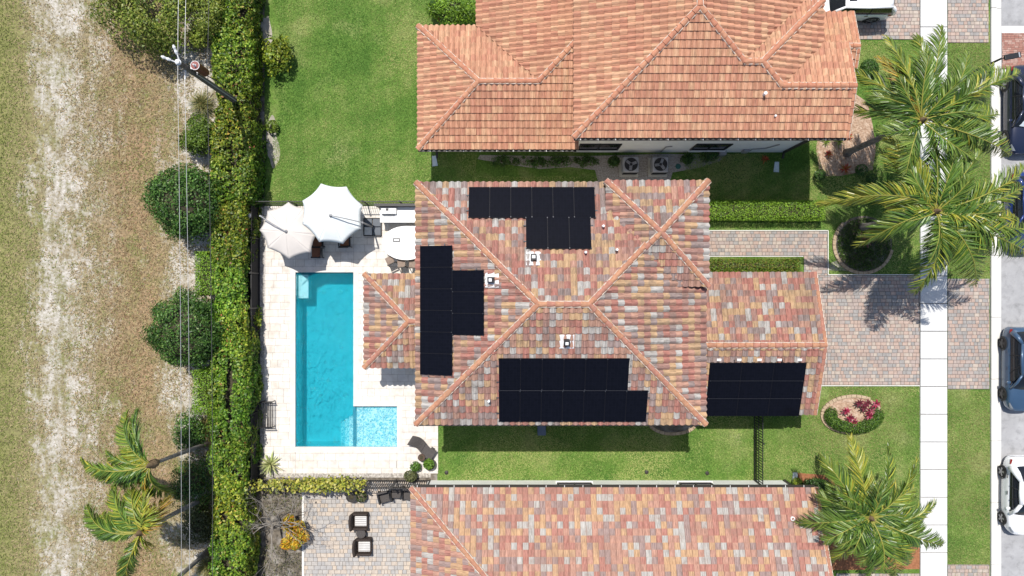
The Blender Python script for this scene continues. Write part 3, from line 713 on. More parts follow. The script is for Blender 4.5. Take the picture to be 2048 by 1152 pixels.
R = Roof(hc, 'roof', 'blended red, tan and grey barrel tile roof', .293, .328, .085, TC, WC, CAPC, hid_c, 4)
R.plane([[(xW,yS),(xE,yS),(xr2,yr),(xr1,yr)]], *PL['S'], S)
R.plane([[(xE,yN),(xW,yN),(xr1,yr),(xr2,yr)]], *PL['N'], S)
R.plane([[(xW,yN),(xW,yS),(xr1,yr)]], *PL['W'], S)
R.plane([[(xE,yS),(xE,yN),(xr2,yr)]], *PL['E'], S)
for a, c in (((xW,yS),(xr1,yr)), ((xE,yS),(xr2,yr)), ((xW,yN),(xr1,yr))): R.ridge((*a, e1), (*c, hr))
R.ridge((xr1,yr,hr), (xr2,yr,hr))
for a, c in (((xW,yS),(xE,yS)), ((xE,yS),(xE,yN)), ((xE,yN),(xW,yN)), ((xW,yN),(xW,yS))): R.eave(a, c, e1)
# raised entry pyramid
ex0, ex1, ey0, ey1, eh = 4.34, 9.06, .09, 4.945, 6.43; ax_, ay_ = (ex0+ex1)/2, (ey0+ey1)/2; eap = eh+S*2.36; yh = .03
apA = (ax_, ay_-.06); apB = (ax_, ay_+.06)
R.plane([[(ex0,ey0),(ex1,ey0),apA]], (ex0,ey0), (0,1), eh, S*2.36/2.37); R.plane([[(ex1,ey1),(ex0,ey1),apB]], (ex1,ey1), (0,-1), eh, S*2.36/2.37)
R.plane([[(ex0,ey1),(ex0,ey0),apA,apB]], (ex0,ey1), (1,0), eh, S); R.plane([[(ex1,ey0),(ex1,ey1),apB,apA]], (ex1,ey0), (-1,0), eh, S)
for c in ((ex0,ey1),(ex1,ey1),(ex1,ey0)): R.ridge((*c, eh), (ax_, ay_, eap))
R.ridge((6.04, 1.82, eh+S*1.72), (ax_, ay_, eap))
mx_ = 6.06; R.ridge((mx_, yN-(xE-mx_), e1+S*(xE-mx_)), (xr2, yr, hr))
for a, c in (((ex0,ey1),(ex1,ey1)), ((ex1,ey0),(ex1,ey1)), ((ex0,ey1),(ex0,ey0)), ((ex0+2.5,ey0),(ex1,ey0))): R.eave(a, c, eh, .4)
# poolside lanai roof
lx, ly0, ly1, lh = -7.56, -4.07, .72, 2.95; lxa = lx+2.395; lym = (ly0+ly1)/2; lhr = lh+S*2.395
R.plane([[(lx,ly1),(lx,ly0),(lxa,lym)]], (lx,ly1), (1,0), lh, S)
R.plane([[(lx,ly0),(-4.0,ly0),(-4.0,lym),(lxa,lym)]], (lx,ly0), (0,1), lh, S); R.plane([[(-4.0,ly1),(lx,ly1),(lxa,lym),(-4.0,lym)]], (-4.0,ly1), (0,-1), lh, S)
R.ridge((lx,ly0,lh), (lxa,lym,lhr)); R.ridge((lx,ly1,lh), (lxa,lym,lhr)); R.ridge((lxa,lym,lhr), (-4.0,lym,lhr))
for a, c in (((lx,ly0),(-4,ly0)), ((lx,ly1),(-4,ly1)), ((lx,ly0),(lx,ly1))): R.eave(a, c, lh)
# garage roof
gx0, gx1, gy0, gy1, gh = 8.3, 15.60, -6.50, .80, 2.7; gym = (gy0+gy1)/2; ghr = gh+S*(gym-gy0)
R.plane([[(gx0,gy0),(gx1,gy0),(gx1,gym),(gx0,gym)]], (gx0,gy0), (0,1), gh, S); R.plane([[(gx1,gy1),(gx0,gy1),(gx0,gym),(gx1,gym)]], (gx1,gy1), (0,-1), gh, S)
R.ridge((gx0,gym,ghr), (gx1+.05,gym,ghr), .14)
R.ridge((gx1,gy0,gh), (gx1,gym,ghr), .11, .34); R.ridge((gx1,gy1,gh), (gx1,gym,ghr), .11, .34)
R.eave((gx0,gy0),(gx1,gy0),gh); R.eave((gx0,gy1),(gx1,gy1),gh)
R.fascia.bar((gx1+.02,gy0,gh-.1),(gx1+.02,gym,ghr-.1),.03,.22); R.fascia.bar((gx1+.02,gy1,gh-.1),(gx1+.02,gym,ghr-.1),.03,.22)
RO = R.finish(M['bronze'])
b = MB(); b.box(lx+.02,-4,ly0+.02,ly1-.02,lh-.12,lh-.05); b.build('lanai_ceiling', M['whitepaint'], hc)
for (cx, cy) in ((lx+.45,ly0+.45),(lx+.45,ly1-.45)):
    b = MB(); b.box(cx-.2,cx+.2,cy-.2,cy+.2,.0,lh-.1); b.box(cx-.26,cx+.26,cy-.26,cy+.26,.0,.3); b.build('column', M['cream'], hc, bevel=.01)
window(hc, (1,yS+.5,1.5), 1.5, 1.2, 'x', -1); window(hc, (5.5,yS+.5,1.5), 1.2, 1.2, 'x', -1); window(hc, (2,yN-.5,4.6), 1.2, 1.1, 'x', 1)
window(hc, (xE-.48,3.4,4.5), 1.5, 1.3, 'y', 1); window(hc, (xW+.5,3.2,4.4), 1.5, 1.2, 'y', -1)
b = MB(); b.box(15.102,15.14,-5.3,-.4,.02,2.25); gd = b.build('garage_door', M['whitepaint'], hc)
for k in range(4):
    for q in range(5): b = MB(); b.box(15.142,15.155,-5.22+q*.97,-4.33+q*.97,.10+k*.54,.52+k*.54); b.build('door_panel', M['whitepaint'], gd)
# roof vents with flashing
def vent(px, py, key):
    c = onplane(px, py, key); p0, d, h0 = PL[key]
    u = Vector((d[1],-d[0],0)); v = Vector((d[0],d[1],S)).normalized(); n = u.cross(v); c = c+n*.06
    b = MB(); b.obox(c, u*.34, v*.33, n*.03); fo = b.build('vent_flashing', M['flashing'], hc, bevel=.01)
    b = MB(); b.obox(c+n*.13, u*.13, v*.15, n*.1); b.build('vent_hood', M['black'], fo, bevel=.02)
    b = MB(); b.obox(c+n*.235, u*.07, v*.07, n*.012); b.build('vent_cap', M['whitepaint'], fo)
vent(1067, 518, 'N'); vent(985, 560, 'W'); vent(1133, 682, 'S')
for (px, py, key) in ((978,800,'S'),(1170,505,'N'),(1232,500,'N'),(1205,453,'N')):
    c = onplane(px, py, key); b = MB(); b.tube([c, c+Vector((0,0,.38))], .055, 10); b.build('vent_pipe', M['whitepaint'], hc)
b = MB(); b.box(-1.6,-1.5,-10,-9.9,0,.01)
b = MB(); b.obox(P(1083,858,.35), (.22,0,0), (0,.28,0), (0,0,.35)); b.build('meter_box', flat('blue_grey_box', (.10,.13,.18), .5), hc)
# downspouts
b = MB(); b.bar((xW+.55,yN-.47,0),(xW+.55,yN-.47,e1-.1),.08,.1); b.bar((xE-.5,yS+.45,0),(xE-.5,yS+.45,e1-.1),.08,.1); b.build('downspout', M['bronze'], hc)
b = MB(); b.box(xW-.1,xE+.1,yS-.10,yS-.01,e1-.12,e1-.02); b.build('gutter', M['bronze'], hc)

# solar arrays
def panel_material():
    m, nt, bs = _new('solar_cells')
    tc = nt.nodes.new('ShaderNodeUVMap'); mp = nt.nodes.new('ShaderNodeMapping'); mp.inputs['Scale'].default_value = (6,12,1)
    nt.links.new(tc.outputs[0], mp.inputs[0])
    br = nt.nodes.new('ShaderNodeTexBrick'); br.offset = 0; br.inputs['Scale'].default_value = 1; br.inputs['Brick Width'].default_value = 1; br.inputs['Row Height'].default_value = 1
    br.inputs['Mortar Size'].default_value = .02; br.inputs['Color1'].default_value = (.0035,.004,.007,1); br.inputs['Color2'].default_value = (.0045,.005,.009,1); br.inputs['Mortar'].default_value = (.008,.009,.013,1)
    nt.links.new(mp.outputs[0], br.inputs[0]); nt.links.new(br.outputs[0], bs.inputs['Base Color'])
    bs.inputs['Roughness'].default_value = .16; bs.inputs['Specular IOR Level'].default_value = .12; return m
M['cells'] = panel_material(); M['panelframe'] = flat('panel_frame', (.008,.008,.011), .5, .15); M['rail'] = flat('aluminium_rail', (.05,.052,.06), .4, .5, .3)
ARN = {'S': 'black solar array of two rows on the lower main roof slope', 'W': 'black solar array on the poolside roof slope', 'N': 'black solar array on the upper roof slope', 'G': 'dark blue solar array on the garage roof'}
roots = {}
for key, (a, c), nx, ny in AR:
    p0, d, h0 = PL[key]; u = Vector((d[1],-d[0],0)); v = Vector((d[0],d[1],S)).normalized(); n = u.cross(v)
    if key not in roots: roots[key] = thing('solar_array', ((a.x+c.x)/2, (a.y+c.y)/2, pz(p0,d,h0,(a.x+c.x)/2,(a.y+c.y)/2)), ARN[key], 'solar panels', 'solar arrays on the central house')
    t = roots[key]
    def pt(x, y, up): return Vector((x, y, pz(p0, d, h0, x, y)))+n*up
    dx, dy = (c.x-a.x)/nx, (c.y-a.y)/ny
    for i in range(nx):
        for j in range(ny):
            x0, x1, y0, y1 = a.x+i*dx+.002, a.x+(i+1)*dx-.002, a.y+j*dy+.002, a.y+(j+1)*dy-.002
            lo, hi = .125, .165; b = MB()
            b.add([pt(x0,y0,lo),pt(x1,y0,lo),pt(x1,y1,lo),pt(x0,y1,lo),pt(x0,y0,hi),pt(x1,y0,hi),pt(x1,y1,hi),pt(x0,y1,hi)], [(3,2,1,0),(4,5,6,7),(0,1,5,4),(1,2,6,5),(2,3,7,6),(3,0,4,7)])
            po = b.build('solar_panel', M['panelframe'], t)
            g = .012; b = MB(); b.add([pt(x0+g,y0+g,hi+.003),pt(x1-g,y0+g,hi+.003),pt(x1-g,y1-g,hi+.003),pt(x0+g,y1-g,hi+.003)], [(0,1,2,3)])
            me = b.mesh('cell_sheet', M['cells']); uvl = me.uv_layers.new()
            uv = [(0,0),(1,0),(1,1),(0,1)] if key in 'SN' else [(0,0),(0,1),(1,1),(1,0)]
            for k_, q in enumerate(uv): uvl.data[k_].uv = q
            link('cell_sheet', me, po)
    b = MB()
    if key in 'SN':
        for fr in (.25, .75): b.bar(pt(a.x-.12,a.y+(c.y-a.y)*fr,.09), pt(c.x+.12,a.y+(c.y-a.y)*fr,.09), .045, .05)
        for i in range(nx+1):
            for fr in (.02, .98): b.obox(pt(a.x+dx*i, a.y+(c.y-a.y)*fr, .172), u*.02, v*.03, n*.008)
    else:
        for j in range(ny if key == 'G' else 1):
            for fr in (.25, .75):
                if key == 'W': b.bar(pt(a.x+(c.x-a.x)*fr,a.y-.1,.09), pt(a.x+(c.x-a.x)*fr,c.y+.1,.09), .045, .05)
                else: b.bar(pt(a.x+(c.x-a.x)*fr,a.y-.05,.09), pt(a.x+(c.x-a.x)*fr,c.y+.12,.09), .045, .05)
        for j in range(ny+1):
            for fr in (.02, .98): b.obox(pt(a.x+(c.x-a.x)*fr, a.y+dy*j, .172), u*.02, v*.02, n*.008)
        if key == 'G':
            for j in (1, 2): b.bar(pt(a.x+.05,a.y+dy*j,.160), pt(c.x-.05,a.y+dy*j,.160), .010, .012)
    if key == 'S' and nx == 7: b.bar(pt(a.x+.05,c.y,.160), pt(c.x-.3,c.y,.160), .014, .012)
    b.build('mounting_rail', M['rail'], t)
    for q in range(5 if key == 'G' else 0):
        b = MB(); x = a.x+.45+q*(c.x-a.x-.8)/4; b.obox(pt(x, c.y+.13, .1), u*.11, v*.06, n*.03); b.build('roof_bracket', M['whitepaint'], t, bevel=.01)

# ------------------------------------------------------------------ upper (north) house
hn = thing('house', (6, 11, 0), 'upper neighbour house with salmon pink tile roof and white walls', 'house')
b = MB(); b.box(3.4, 15.15, 7.54, 10.95, -.02, 5.90); b.box(3.4, 14.0, 10.95, 22, -.02, 5.90); b.box(-4.3, 3.39, 7.6, 13, -.02, 2.92); b.box(-1.3, 3.39, 13, 22, -.02, 2.92)
b.box(15.16, 17.0, 10.7, 13.6, -.02, 2.95); b.build('wall', M['white'], hn)
Rn = Roof(hn, 'roof', 'salmon pink barrel tile roof', .272, .36, .092, TN, WN, CAPN, lambda p: p.z < 4.3 and p.x > 2.9 or p.y > 13.2, 9)
ys = 7.04
Rn.plane([[(2.9,ys),(8.3,ys),(8.3,12.44)], [(8.3,ys),(10.5,ys),(10.5,10.24),(8.3,12.44)], [(10.5,ys),(11.33,ys),(11.33,10.24),(10.5,10.24)], [(11.33,ys),(12.33,ys),(12.33,9.24),(11.33,10.24)], [(12.33,ys),(15.65,ys),(15.65,9.24),(12.33,9.24)]], (2.9,ys), (0,1), 6, S)
Rn.plane([[(2.9,17),(2.9,ys),(8.3,12.44),(8.3,17)]], (2.9,17), (1,0), 6, S)
hA = 6+S*5.4; hB = 6+S*3.2; hC = 6+S*2.2
Rn.plane([[(8.3,12.44),(10.5,10.24),(13.7,13.44),(13.7,17),(8.3,17)]], (13.7,10), (-1,0), hA-S*5.4, S)
Rn.plane([[(10.5,10.24),(11.33,10.24),(14.53,13.44),(13.7,13.44)]], (14.53,13.44), (0,-1), 6, S)
Rn.plane([[(11.33,10.24),(12.33,9.24),(14.53,11.44),(14.53,13.44)]], (14.53,9), (-1,0), 6, S)
Rn.plane([[(12.33,9.24),(15.65,9.24),(15.65,11.44),(14.53,11.44)]], (15.65,11.44), (0,-1), 6, S)
Rn.ridge((2.9,ys,6), (8.3,12.44,hA)); Rn.ridge((10.5,10.24,hB), (8.3,12.44,hA)); Rn.ridge((10.5,10.24,hB), (11.33,10.24,hB))
Rn.ridge((12.33,9.24,hC), (11.33,10.24,hB)); Rn.ridge((12.33,9.24,hC), (15.72,9.24,hC), .14); Rn.ridge((14.53,13.44,6), (11.33,10.24,hB)); Rn.ridge((8.3,12.44,hA), (8.3,17,hA))
Rn.ridge((15.65,ys,6), (15.65,9.24,hC), .10, .34); Rn.ridge((15.65,11.44,6), (15.65,9.24,hC), .10, .34)
Rn.eave((2.9,ys),(15.65,ys),6); Rn.eave((2.9,ys),(2.9,17),6); Rn.eave((14.53,11.44),(15.65,11.44),6); Rn.eave((14.53,11.44),(14.53,13.44),6)
Rn.fascia.bar((15.67,ys,5.9),(15.67,9.24,hC-.1),.03,.22); Rn.fascia.bar((15.67,11.44,5.9),(15.67,9.24,hC-.1),.03,.22)
Rn.plane([[(-4.81,13.4),(-4.81,7.11),(-1.66,10.26)]], (-4.81,13.4), (1,0), 3, S)
Rn.plane([[(-4.81,7.11),(-1.66,7.11),(-1.66,10.26)], [(-1.66,7.11),(1.34,7.11),(1.34,10.26),(-1.66,10.26)], [(1.34,7.11),(3.4,7.11),(3.4,12.32),(1.34,10.26)]], (-4.81,7.11), (0,1), 3, S)
Rn.plane([[(-1.82,13.4),(-4.81,13.4),(-1.66,10.26),(1.34,10.26)]], (-1.82,13.4), (0,-1), 3, S)
Rn.plane([[(-1.82,17),(-1.82,13.4),(1.34,10.26),(3.4,12.32),(3.4,17)]], (-1.82,17), (1,0), 3, S)
hw = 3+S*3.15
Rn.ridge((-4.81,7.11,3), (-1.66,10.26,hw)); Rn.ridge((-4.81,13.4,3), (-1.66,10.26,hw)); Rn.ridge((-1.66,10.26,hw), (1.34,10.26,hw)); Rn.ridge((1.34,10.26,hw), (3.4,12.32,hw+S*2.06))
for a, c in (((-4.81,7.11),(3.4,7.11)), ((-4.81,7.11),(-4.81,13.4)), ((-4.81,13.4),(-1.82,13.4)), ((-1.82,13.4),(-1.82,17))): Rn.eave(a, c, 3)
# lower garage roof behind
Rn.plane([[(17.4,14.1),(13.9,14.1),(13.9,12.15),(17.4,12.15)]], (17.4,14.1), (0,-1), 3, S); Rn.plane([[(15.16,10.2),(17.4,10.2),(17.4,12.15),(15.16,12.15)]], (15.16,10.2), (0,1), 3, S)
Rn.ridge((15.2,12.15,3+S*1.95), (17.45,12.15,3+S*1.95), .13); Rn.ridge((17.4,10.2,3), (17.4,12.15,3+S*1.95), .09, .34); Rn.ridge((17.4,14.1,3), (17.4,12.15,3+S*1.95), .09, .34)
Rn.finish(M['bronze'])
b = MB(); b.box(2.92,15.63,7.06,11.42,5.86,5.95); b.box(2.92,14.5,11.42,17,5.86,5.95); b.box(-4.79,3.39,7.13,13.38,2.84,2.94); b.build('soffit', M['whitepaint'], hn)
window(hn, (4.65,7.54,1.55), 2.2, 1.5, 'x', -1); window(hn, (10.6,7.54,1.55), 1.9, 1.5, 'x', -1); window(hn, (5.2,7.54,4.6), 1.4, 1.2, 'x', -1); window(hn, (11,7.54,4.6), 1.4, 1.2, 'x', -1)
b = MB(); b.box(2.9,15.66,6.92,7.03,5.85,5.97); go = b.build('gutter', M['bronze'], hn)
b = MB(); b.box(-4.81,3.3,6.99,7.10,2.85,2.97); go2 = b.build('gutter', M['bronze'], hn)
for k in range(16):
    b = MB(); x = 3.2+k*.82; b.box(x,x+.025,6.915,7.03,5.972,5.985); b.build('gutter_bracket', M['whitepaint'], go)
for k in range(9):
    b = MB(); x = -4.2+k*.85; b.box(x,x+.025,6.985,7.10,2.972,2.985); b.build('gutter_bracket', M['whitepaint'], go2)
b = MB(); b.bar((15.0,7.48,.25),(15.0,7.48,5.8),.09,.12); b.bar((15.0,7.48,.25),(15.0,7.18,.10),.09,.1); b.build('downspout', M['bronze'], hn)
b = MB(); b.bar((-4.15,7.54,.25),(-4.15,7.54,2.8),.09,.12); b.bar((-4.15,7.54,.25),(-4.15,7.2,.10),.09,.1); b.build('downspout', M['bronze'], hn)
for (px, py, hh) in ((1526,190,6.6), (1550,232,6.35)):
    p = P(px, py, hh); b = MB(); z = 6+S*(p.y-ys); b.tube([(p.x,p.y,z-.05),(p.x,p.y,z+.35 if py < 200 else z+.15)], .075 if py < 200 else .05, 10); b.build('vent_pipe', M['whitepaint'], hn)
b = MB(); b.tube([(8.2,7.5,.3),(8.2,7.5,1.6),(8.5,7.5,1.75)], .03, 8); b.build('conduit', M['plastic_grey'], hn)
b = MB(); b.tube([(13.0,7.5,.4),(13.0,7.5,1.0),(13.6,7.5,1.2),(14.0,7.5,2.2)], .03, 8); b.box(12.6,12.9,7.40,7.53,.4,.9); b.build('conduit', M['plastic_grey'], hn)
b = MB(); b.box(11.4,11.75,7.3,7.53,.1,.55); b.build('meter_box', M['plastic_grey'], hn)

# ------------------------------------------------------------------ lower (south) house
hs = thing('house', (6, -14, 0), 'lower neighbour house with flat rose and tan tile roof', 'house')
S2 = .42; hx0, hx1, hy = -5.15, 15.50, -10.18
b = MB(); b.box(hx0+.5, 15.0, -24, hy-.5, -.02, 3.0); b.build('wall', M['white'], hs)
Rs = Roof(hs, 'roof', 'flat rose, tan and grey tile roof', .288, .33, .03, TS, WS, CAPC, lambda p: p.y < -14.2, 13)
yb = -17.0; q = hy-yb
Rs.plane([[(hx0,hy),(hx0+q,yb),(hx1,yb),(hx1,hy)]], (hx1,hy), (0,-1), 3.1, S2); Rs.plane([[(hx0,hy),(hx0,yb),(hx0+q,yb)]], (hx0,hy), (1,0), 3.1, S2)
Rs.ridge((hx0,hy,3.1), (hx0+q,yb,3.1+S2*q), .13); Rs.ridge((hx1,hy,3.1), (hx1,yb,3.1+S2*q), .10, .34)
Rs.eave((hx0,hy),(hx1,hy),3.1); Rs.eave((hx0,hy),(hx0,yb),3.1); Rs.fascia.bar((hx1+.02,hy,3.0),(hx1+.02,yb,3.0+S2*q),.03,.24)
Rs.finish(M['bronze'])
b = MB(); b.box(hx0+.02,hx1-.02,-24,hy-.02,2.9,3.02); b.build('soffit', M['whitepaint'], hs)
window(hs, (3.4,hy-.5,1.25), 1.9, 1.3, 'x', 1); window(hs, (10.0,hy-.5,1.25), 1.8, 1.3, 'x', 1)
b = MB(); b.box(hx0,hx1,hy+.01,hy+.11,2.95,3.07); go = b.build('gutter', M['bronze'], hs)
for k in range(22):
    b = MB(); x = hx0+.3+k*.94; b.box(x,x+.025,hy+.005,hy+.115,3.072,3.085); b.build('gutter_bracket', M['whitepaint'], go)
b = MB(); b.bar((15.05,hy-.45,.2),(15.05,hy-.45,2.95),.09,.12); b.build('downspout', M['bronze'], hs)
p = P(1586,1038,3.8); b = MB(); b.lathe((p.x,p.y,3.1+S2*(hy-p.y)), [(.11,-.1),(.11,.12),(.07,.12),(.07,.0)], 16); b.build('vent_pipe', M['whitepaint'], hs)
# ------------------------------------------------------------------ swimming pool
def plaster_material():
    m, nt, bs = _new('pool_plaster')
    c = ramp(nt, noise(nt, 1.2, 5), [(.3, (.62,.72,.74)), (.7, (.74,.82,.83))]); nt.links.new(c, bs.inputs['Base Color']); bs.inputs['Roughness'].default_value = .8
    return m
def caustic_mosaic_material():
    m, nt, bs = _new('pool_caustic_mosaic')
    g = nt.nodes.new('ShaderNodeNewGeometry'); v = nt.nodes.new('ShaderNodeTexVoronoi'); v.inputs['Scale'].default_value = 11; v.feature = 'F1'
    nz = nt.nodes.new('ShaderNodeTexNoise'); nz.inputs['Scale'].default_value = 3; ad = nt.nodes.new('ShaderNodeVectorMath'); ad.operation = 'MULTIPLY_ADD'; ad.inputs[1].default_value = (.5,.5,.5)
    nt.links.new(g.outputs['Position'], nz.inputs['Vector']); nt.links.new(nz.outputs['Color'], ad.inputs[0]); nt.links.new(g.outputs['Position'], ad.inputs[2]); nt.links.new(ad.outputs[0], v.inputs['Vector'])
    c = ramp(nt, v.outputs['Distance'], [(.12, (.10,.36,.50)), (.42, (.33,.60,.69)), (.70, (.74,.83,.85))]); nt.links.new(c, bs.inputs['Base Color']); bs.inputs['Roughness'].default_value = .5  # pale cell edges paint a net of caustic light into the tile colour
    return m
def water_material():
    m, nt, bs = _new('pool_water'); out = nt.nodes['Material Output']
    g = nt.nodes.new('ShaderNodeNewGeometry'); g.name = 'geo'
    mp = nt.nodes.new('ShaderNodeMapping'); mp.inputs['Scale'].default_value = (1.6,1,1); nt.links.new(g.outputs['Position'], mp.inputs[0])
    h1 = noise(nt, 1.5, 3, .5, mp.outputs[0], 1.4); h2 = noise(nt, 5.0, 3, .55, mp.outputs[0], .8)
    hh = math_(nt, 'ADD', math_(nt, 'MULTIPLY', h1, 1.0), math_(nt, 'MULTIPLY', h2, .35))
    b = nt.nodes.new('ShaderNodeBump'); b.inputs['Strength'].default_value = 1.0; b.inputs['Distance'].default_value = .16; nt.links.new(hh, b.inputs['Height'])
    tr = nt.nodes.new('ShaderNodeBsdfTransparent'); gl = nt.nodes.new('ShaderNodeBsdfGlossy'); gl.inputs['Roughness'].default_value = .03; nt.links.new(b.outputs[0], gl.inputs['Normal'])
    df = nt.nodes.new('ShaderNodeBsdfDiffuse'); df.inputs['Color'].default_value = (.015,.50,.62,1); nt.links.new(b.outputs[0], df.inputs['Normal'])
    m1 = nt.nodes.new('ShaderNodeMixShader'); m1.inputs[0].default_value = .20; nt.links.new(tr.outputs[0], m1.inputs[1]); nt.links.new(df.outputs[0], m1.inputs[2])
    fr = nt.nodes.new('ShaderNodeFresnel'); fr.inputs['IOR'].default_value = 1.33; nt.links.new(b.outputs[0], fr.inputs['Normal'])
    m2 = nt.nodes.new('ShaderNodeMixShader'); nt.links.new(fr.outputs[0], m2.inputs[0]); nt.links.new(m1.outputs[0], m2.inputs[1]); nt.links.new(gl.outputs[0], m2.inputs[2])
    nt.links.new(m2.outputs[0], out.inputs['Surface'])
    va = nt.nodes.new('ShaderNodeVolumeAbsorption'); va.inputs['Color'].default_value = (.0,.755,.825,1); va.inputs['Density'].default_value = 1.18
    nt.links.new(va.outputs[0], out.inputs['Volume']); nt.nodes.remove(bs); return m
M['plaster'] = plaster_material(); M['caustic_mosaic'] = caustic_mosaic_material(); M['water'] = water_material()
x0, x1 = POOLX; y0, y1 = POOLY; lx0, lx1 = LEDX; ly_0, ly_1 = LEDY; zd = -1.45; zl = -.24
pool = thing('swimming_pool', ((x0+x1)/2, (y0+y1)/2, 0), 'long turquoise swimming pool with shallow tanning ledge', 'pool')
b = MB()
def quad(b, *p): b.add(p, [tuple(range(len(p)))])
quad(b, (x0,y0,zd),(x1,y0,zd),(x1,y1,zd),(x0,y1,zd)); quad(b, (x0,y0,.02),(x0,y0,zd),(x0,y1,zd),(x0,y1,.02)); quad(b, (x0,y1,.02),(x0,y1,zd),(x1,y1,zd),(x1,y1,.02))
quad(b, (x0,y0,.02),(x1,y0,.02),(x1,y0,zd),(x0,y0,zd)); quad(b, (x1,ly_1,.02),(x1,y1,.02),(x1,y1,zd),(x1,ly_1,zd)); quad(b, (x1,y0,zd),(x1,ly_1,zd),(x1,ly_1,zl),(x1,y0,zl))
b.build('basin', M['plaster'], pool)
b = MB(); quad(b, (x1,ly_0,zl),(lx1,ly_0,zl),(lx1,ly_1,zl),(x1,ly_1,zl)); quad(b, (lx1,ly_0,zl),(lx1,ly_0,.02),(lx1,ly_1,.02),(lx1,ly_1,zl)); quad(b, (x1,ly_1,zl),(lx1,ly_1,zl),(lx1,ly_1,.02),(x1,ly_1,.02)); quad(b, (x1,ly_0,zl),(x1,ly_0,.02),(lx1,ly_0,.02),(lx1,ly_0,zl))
b.build('tanning_ledge', M['caustic_mosaic'], pool)
b = MB(); b.box(x1-.06,x1+.10,ly_0,ly_1,zl,-.13); b.build('ledge_rim', flat('ledge_tile', (.06,.20,.30), .3), pool)
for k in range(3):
    b = MB(); b.box(x1-.30*(k+1)-.02,x1-.30*k-.062,ly_0+.002,ly_0+1.62-.18*k,zd+.002,-.34-.24*k); b.build('step', M['caustic_mosaic'], pool)
b = MB(); b.box(x0+.05,x0+.62,.87-1.45,.87-.12,-.95,-.32); b.build('bench_seat', M['plaster'], pool, bevel=.03)
for px in (647, 681):
    p = P(px, 584, -1.45); b = MB(); b.lathe((p.x,p.y,zd), [(.14,0),(.14,.03),(.05,.045),(.05,.03)], 16); b.build('drain_cover', M['whitepaint'], pool)
b = MB(); zt = -.09
poly = [(x0+.001,y0+.001),(lx1-.001,y0+.001),(lx1-.001,ly_1-.001),(x1-.001,ly_1-.001),(x1-.001,y1-.001),(x0+.001,y1-.001)]
b.prism(poly, zd-.05, zt); b.build('water', M['water'], pool)
M['coping'] = nmat('coping_stone', (.56,.52,.47), (.68,.64,.59), 3, .6, .12, 40)
b = MB(); c = .28
for r in ((x0-c,x0-.0,y0-c,y1+c),(x0,x1+c,y1,y1+c),(x0,lx1+c,y0-c,y0),(x1,x1+c,ly_1+c,y1),(x1,lx1+c,ly_1,ly_1+c),(lx1,lx1+c,y0,ly_1)): b.box(*r, .0, .058)
b.build('coping', M['coping'], pool)

# gravel strip along the black fence
sheet('gravel_strip', [(-13.98,-13.72,-10.25,4.5), (-13.72,-4.5,-10.52,-10.24)], .045, nmat('deck_gravel', (.16,.14,.12), (.62,.58,.52), 13, .95, .8, 30), 'speckled gravel strip along the pool fence', 'gravel')

# ------------------------------------------------------------------ fences
def picket_fence(a, c, h, label, gap=.11, screen=False, rails=2, name='picket_fence', pw=.018, group=None):
    a = Vector((*a, 0)); c = Vector((*c, 0)); t = thing(name, ((a+c)/2), label, 'fence', group); d = (c-a); L = d.length; d.normalize(); sd = Vector((-d.y, d.x, 0))
    n = max(1, round(L/2.0))
    for k in range(n+1):
        p = a+d*L*k/n; b = MB(); b.obox(p+Vector((0,0,h/2+.04)), d*.03, sd*.03, Vector((0,0,h/2+.05))); b.obox(p+Vector((0,0,h+.10)), d*.04, sd*.04, Vector((0,0,.012))); b.build('post', M['black'], t)
    for z in ([.15, h-.05] if rails == 2 else [.15, h*.55, h-.05]):
        b = MB(); b.bar(a+Vector((0,0,z)), c+Vector((0,0,z)), .04, .04); b.build('rail', M['black'], t)
    if screen:
        b = MB(); b.obox((a+c)/2+Vector((0,0,h/2))+sd*.03, d*(L/2-.02), sd*.006, Vector((0,0,h/2-.08))); b.build('privacy_screen', flat('black_mesh', (.016,.016,.018), .9), t)
    else:
        m = int(L/gap); me = None
        for k in range(1, m):
            if me is None:
                b = MB(); b.box(-pw/2,pw/2,-pw/2,pw/2,.06,h-.02); me = b.mesh('picket', M['black'])
            o = link('picket', me, t, local=True); q = a+d*L*k/m-t.location; o.location = (q.x, q.y, 0); o.rotation_euler = (0,0,math.atan2(d.y,d.x))
    return t
picket_fence((-14.0,-10.62), (-14.0,4.62), 1.35, 'black screened fence between hedge and pool deck', screen=True, name='screen_fence')
picket_fence((-13.95,4.64), (-4.05,4.64), 1.4, 'black metal picket fence between pool deck and upper lawn', .12)
picket_fence((-13.9,-10.66), (-4.55,-10.66), 1.75, 'black picket fence with golden vine below the pool', .12, rails=3, pw=.03)
picket_fence((13.42,-10.62), (13.42,-6.0), 1.45, 'black picket side fence and gate on the lower lawn', .14, rails=3, pw=.04)

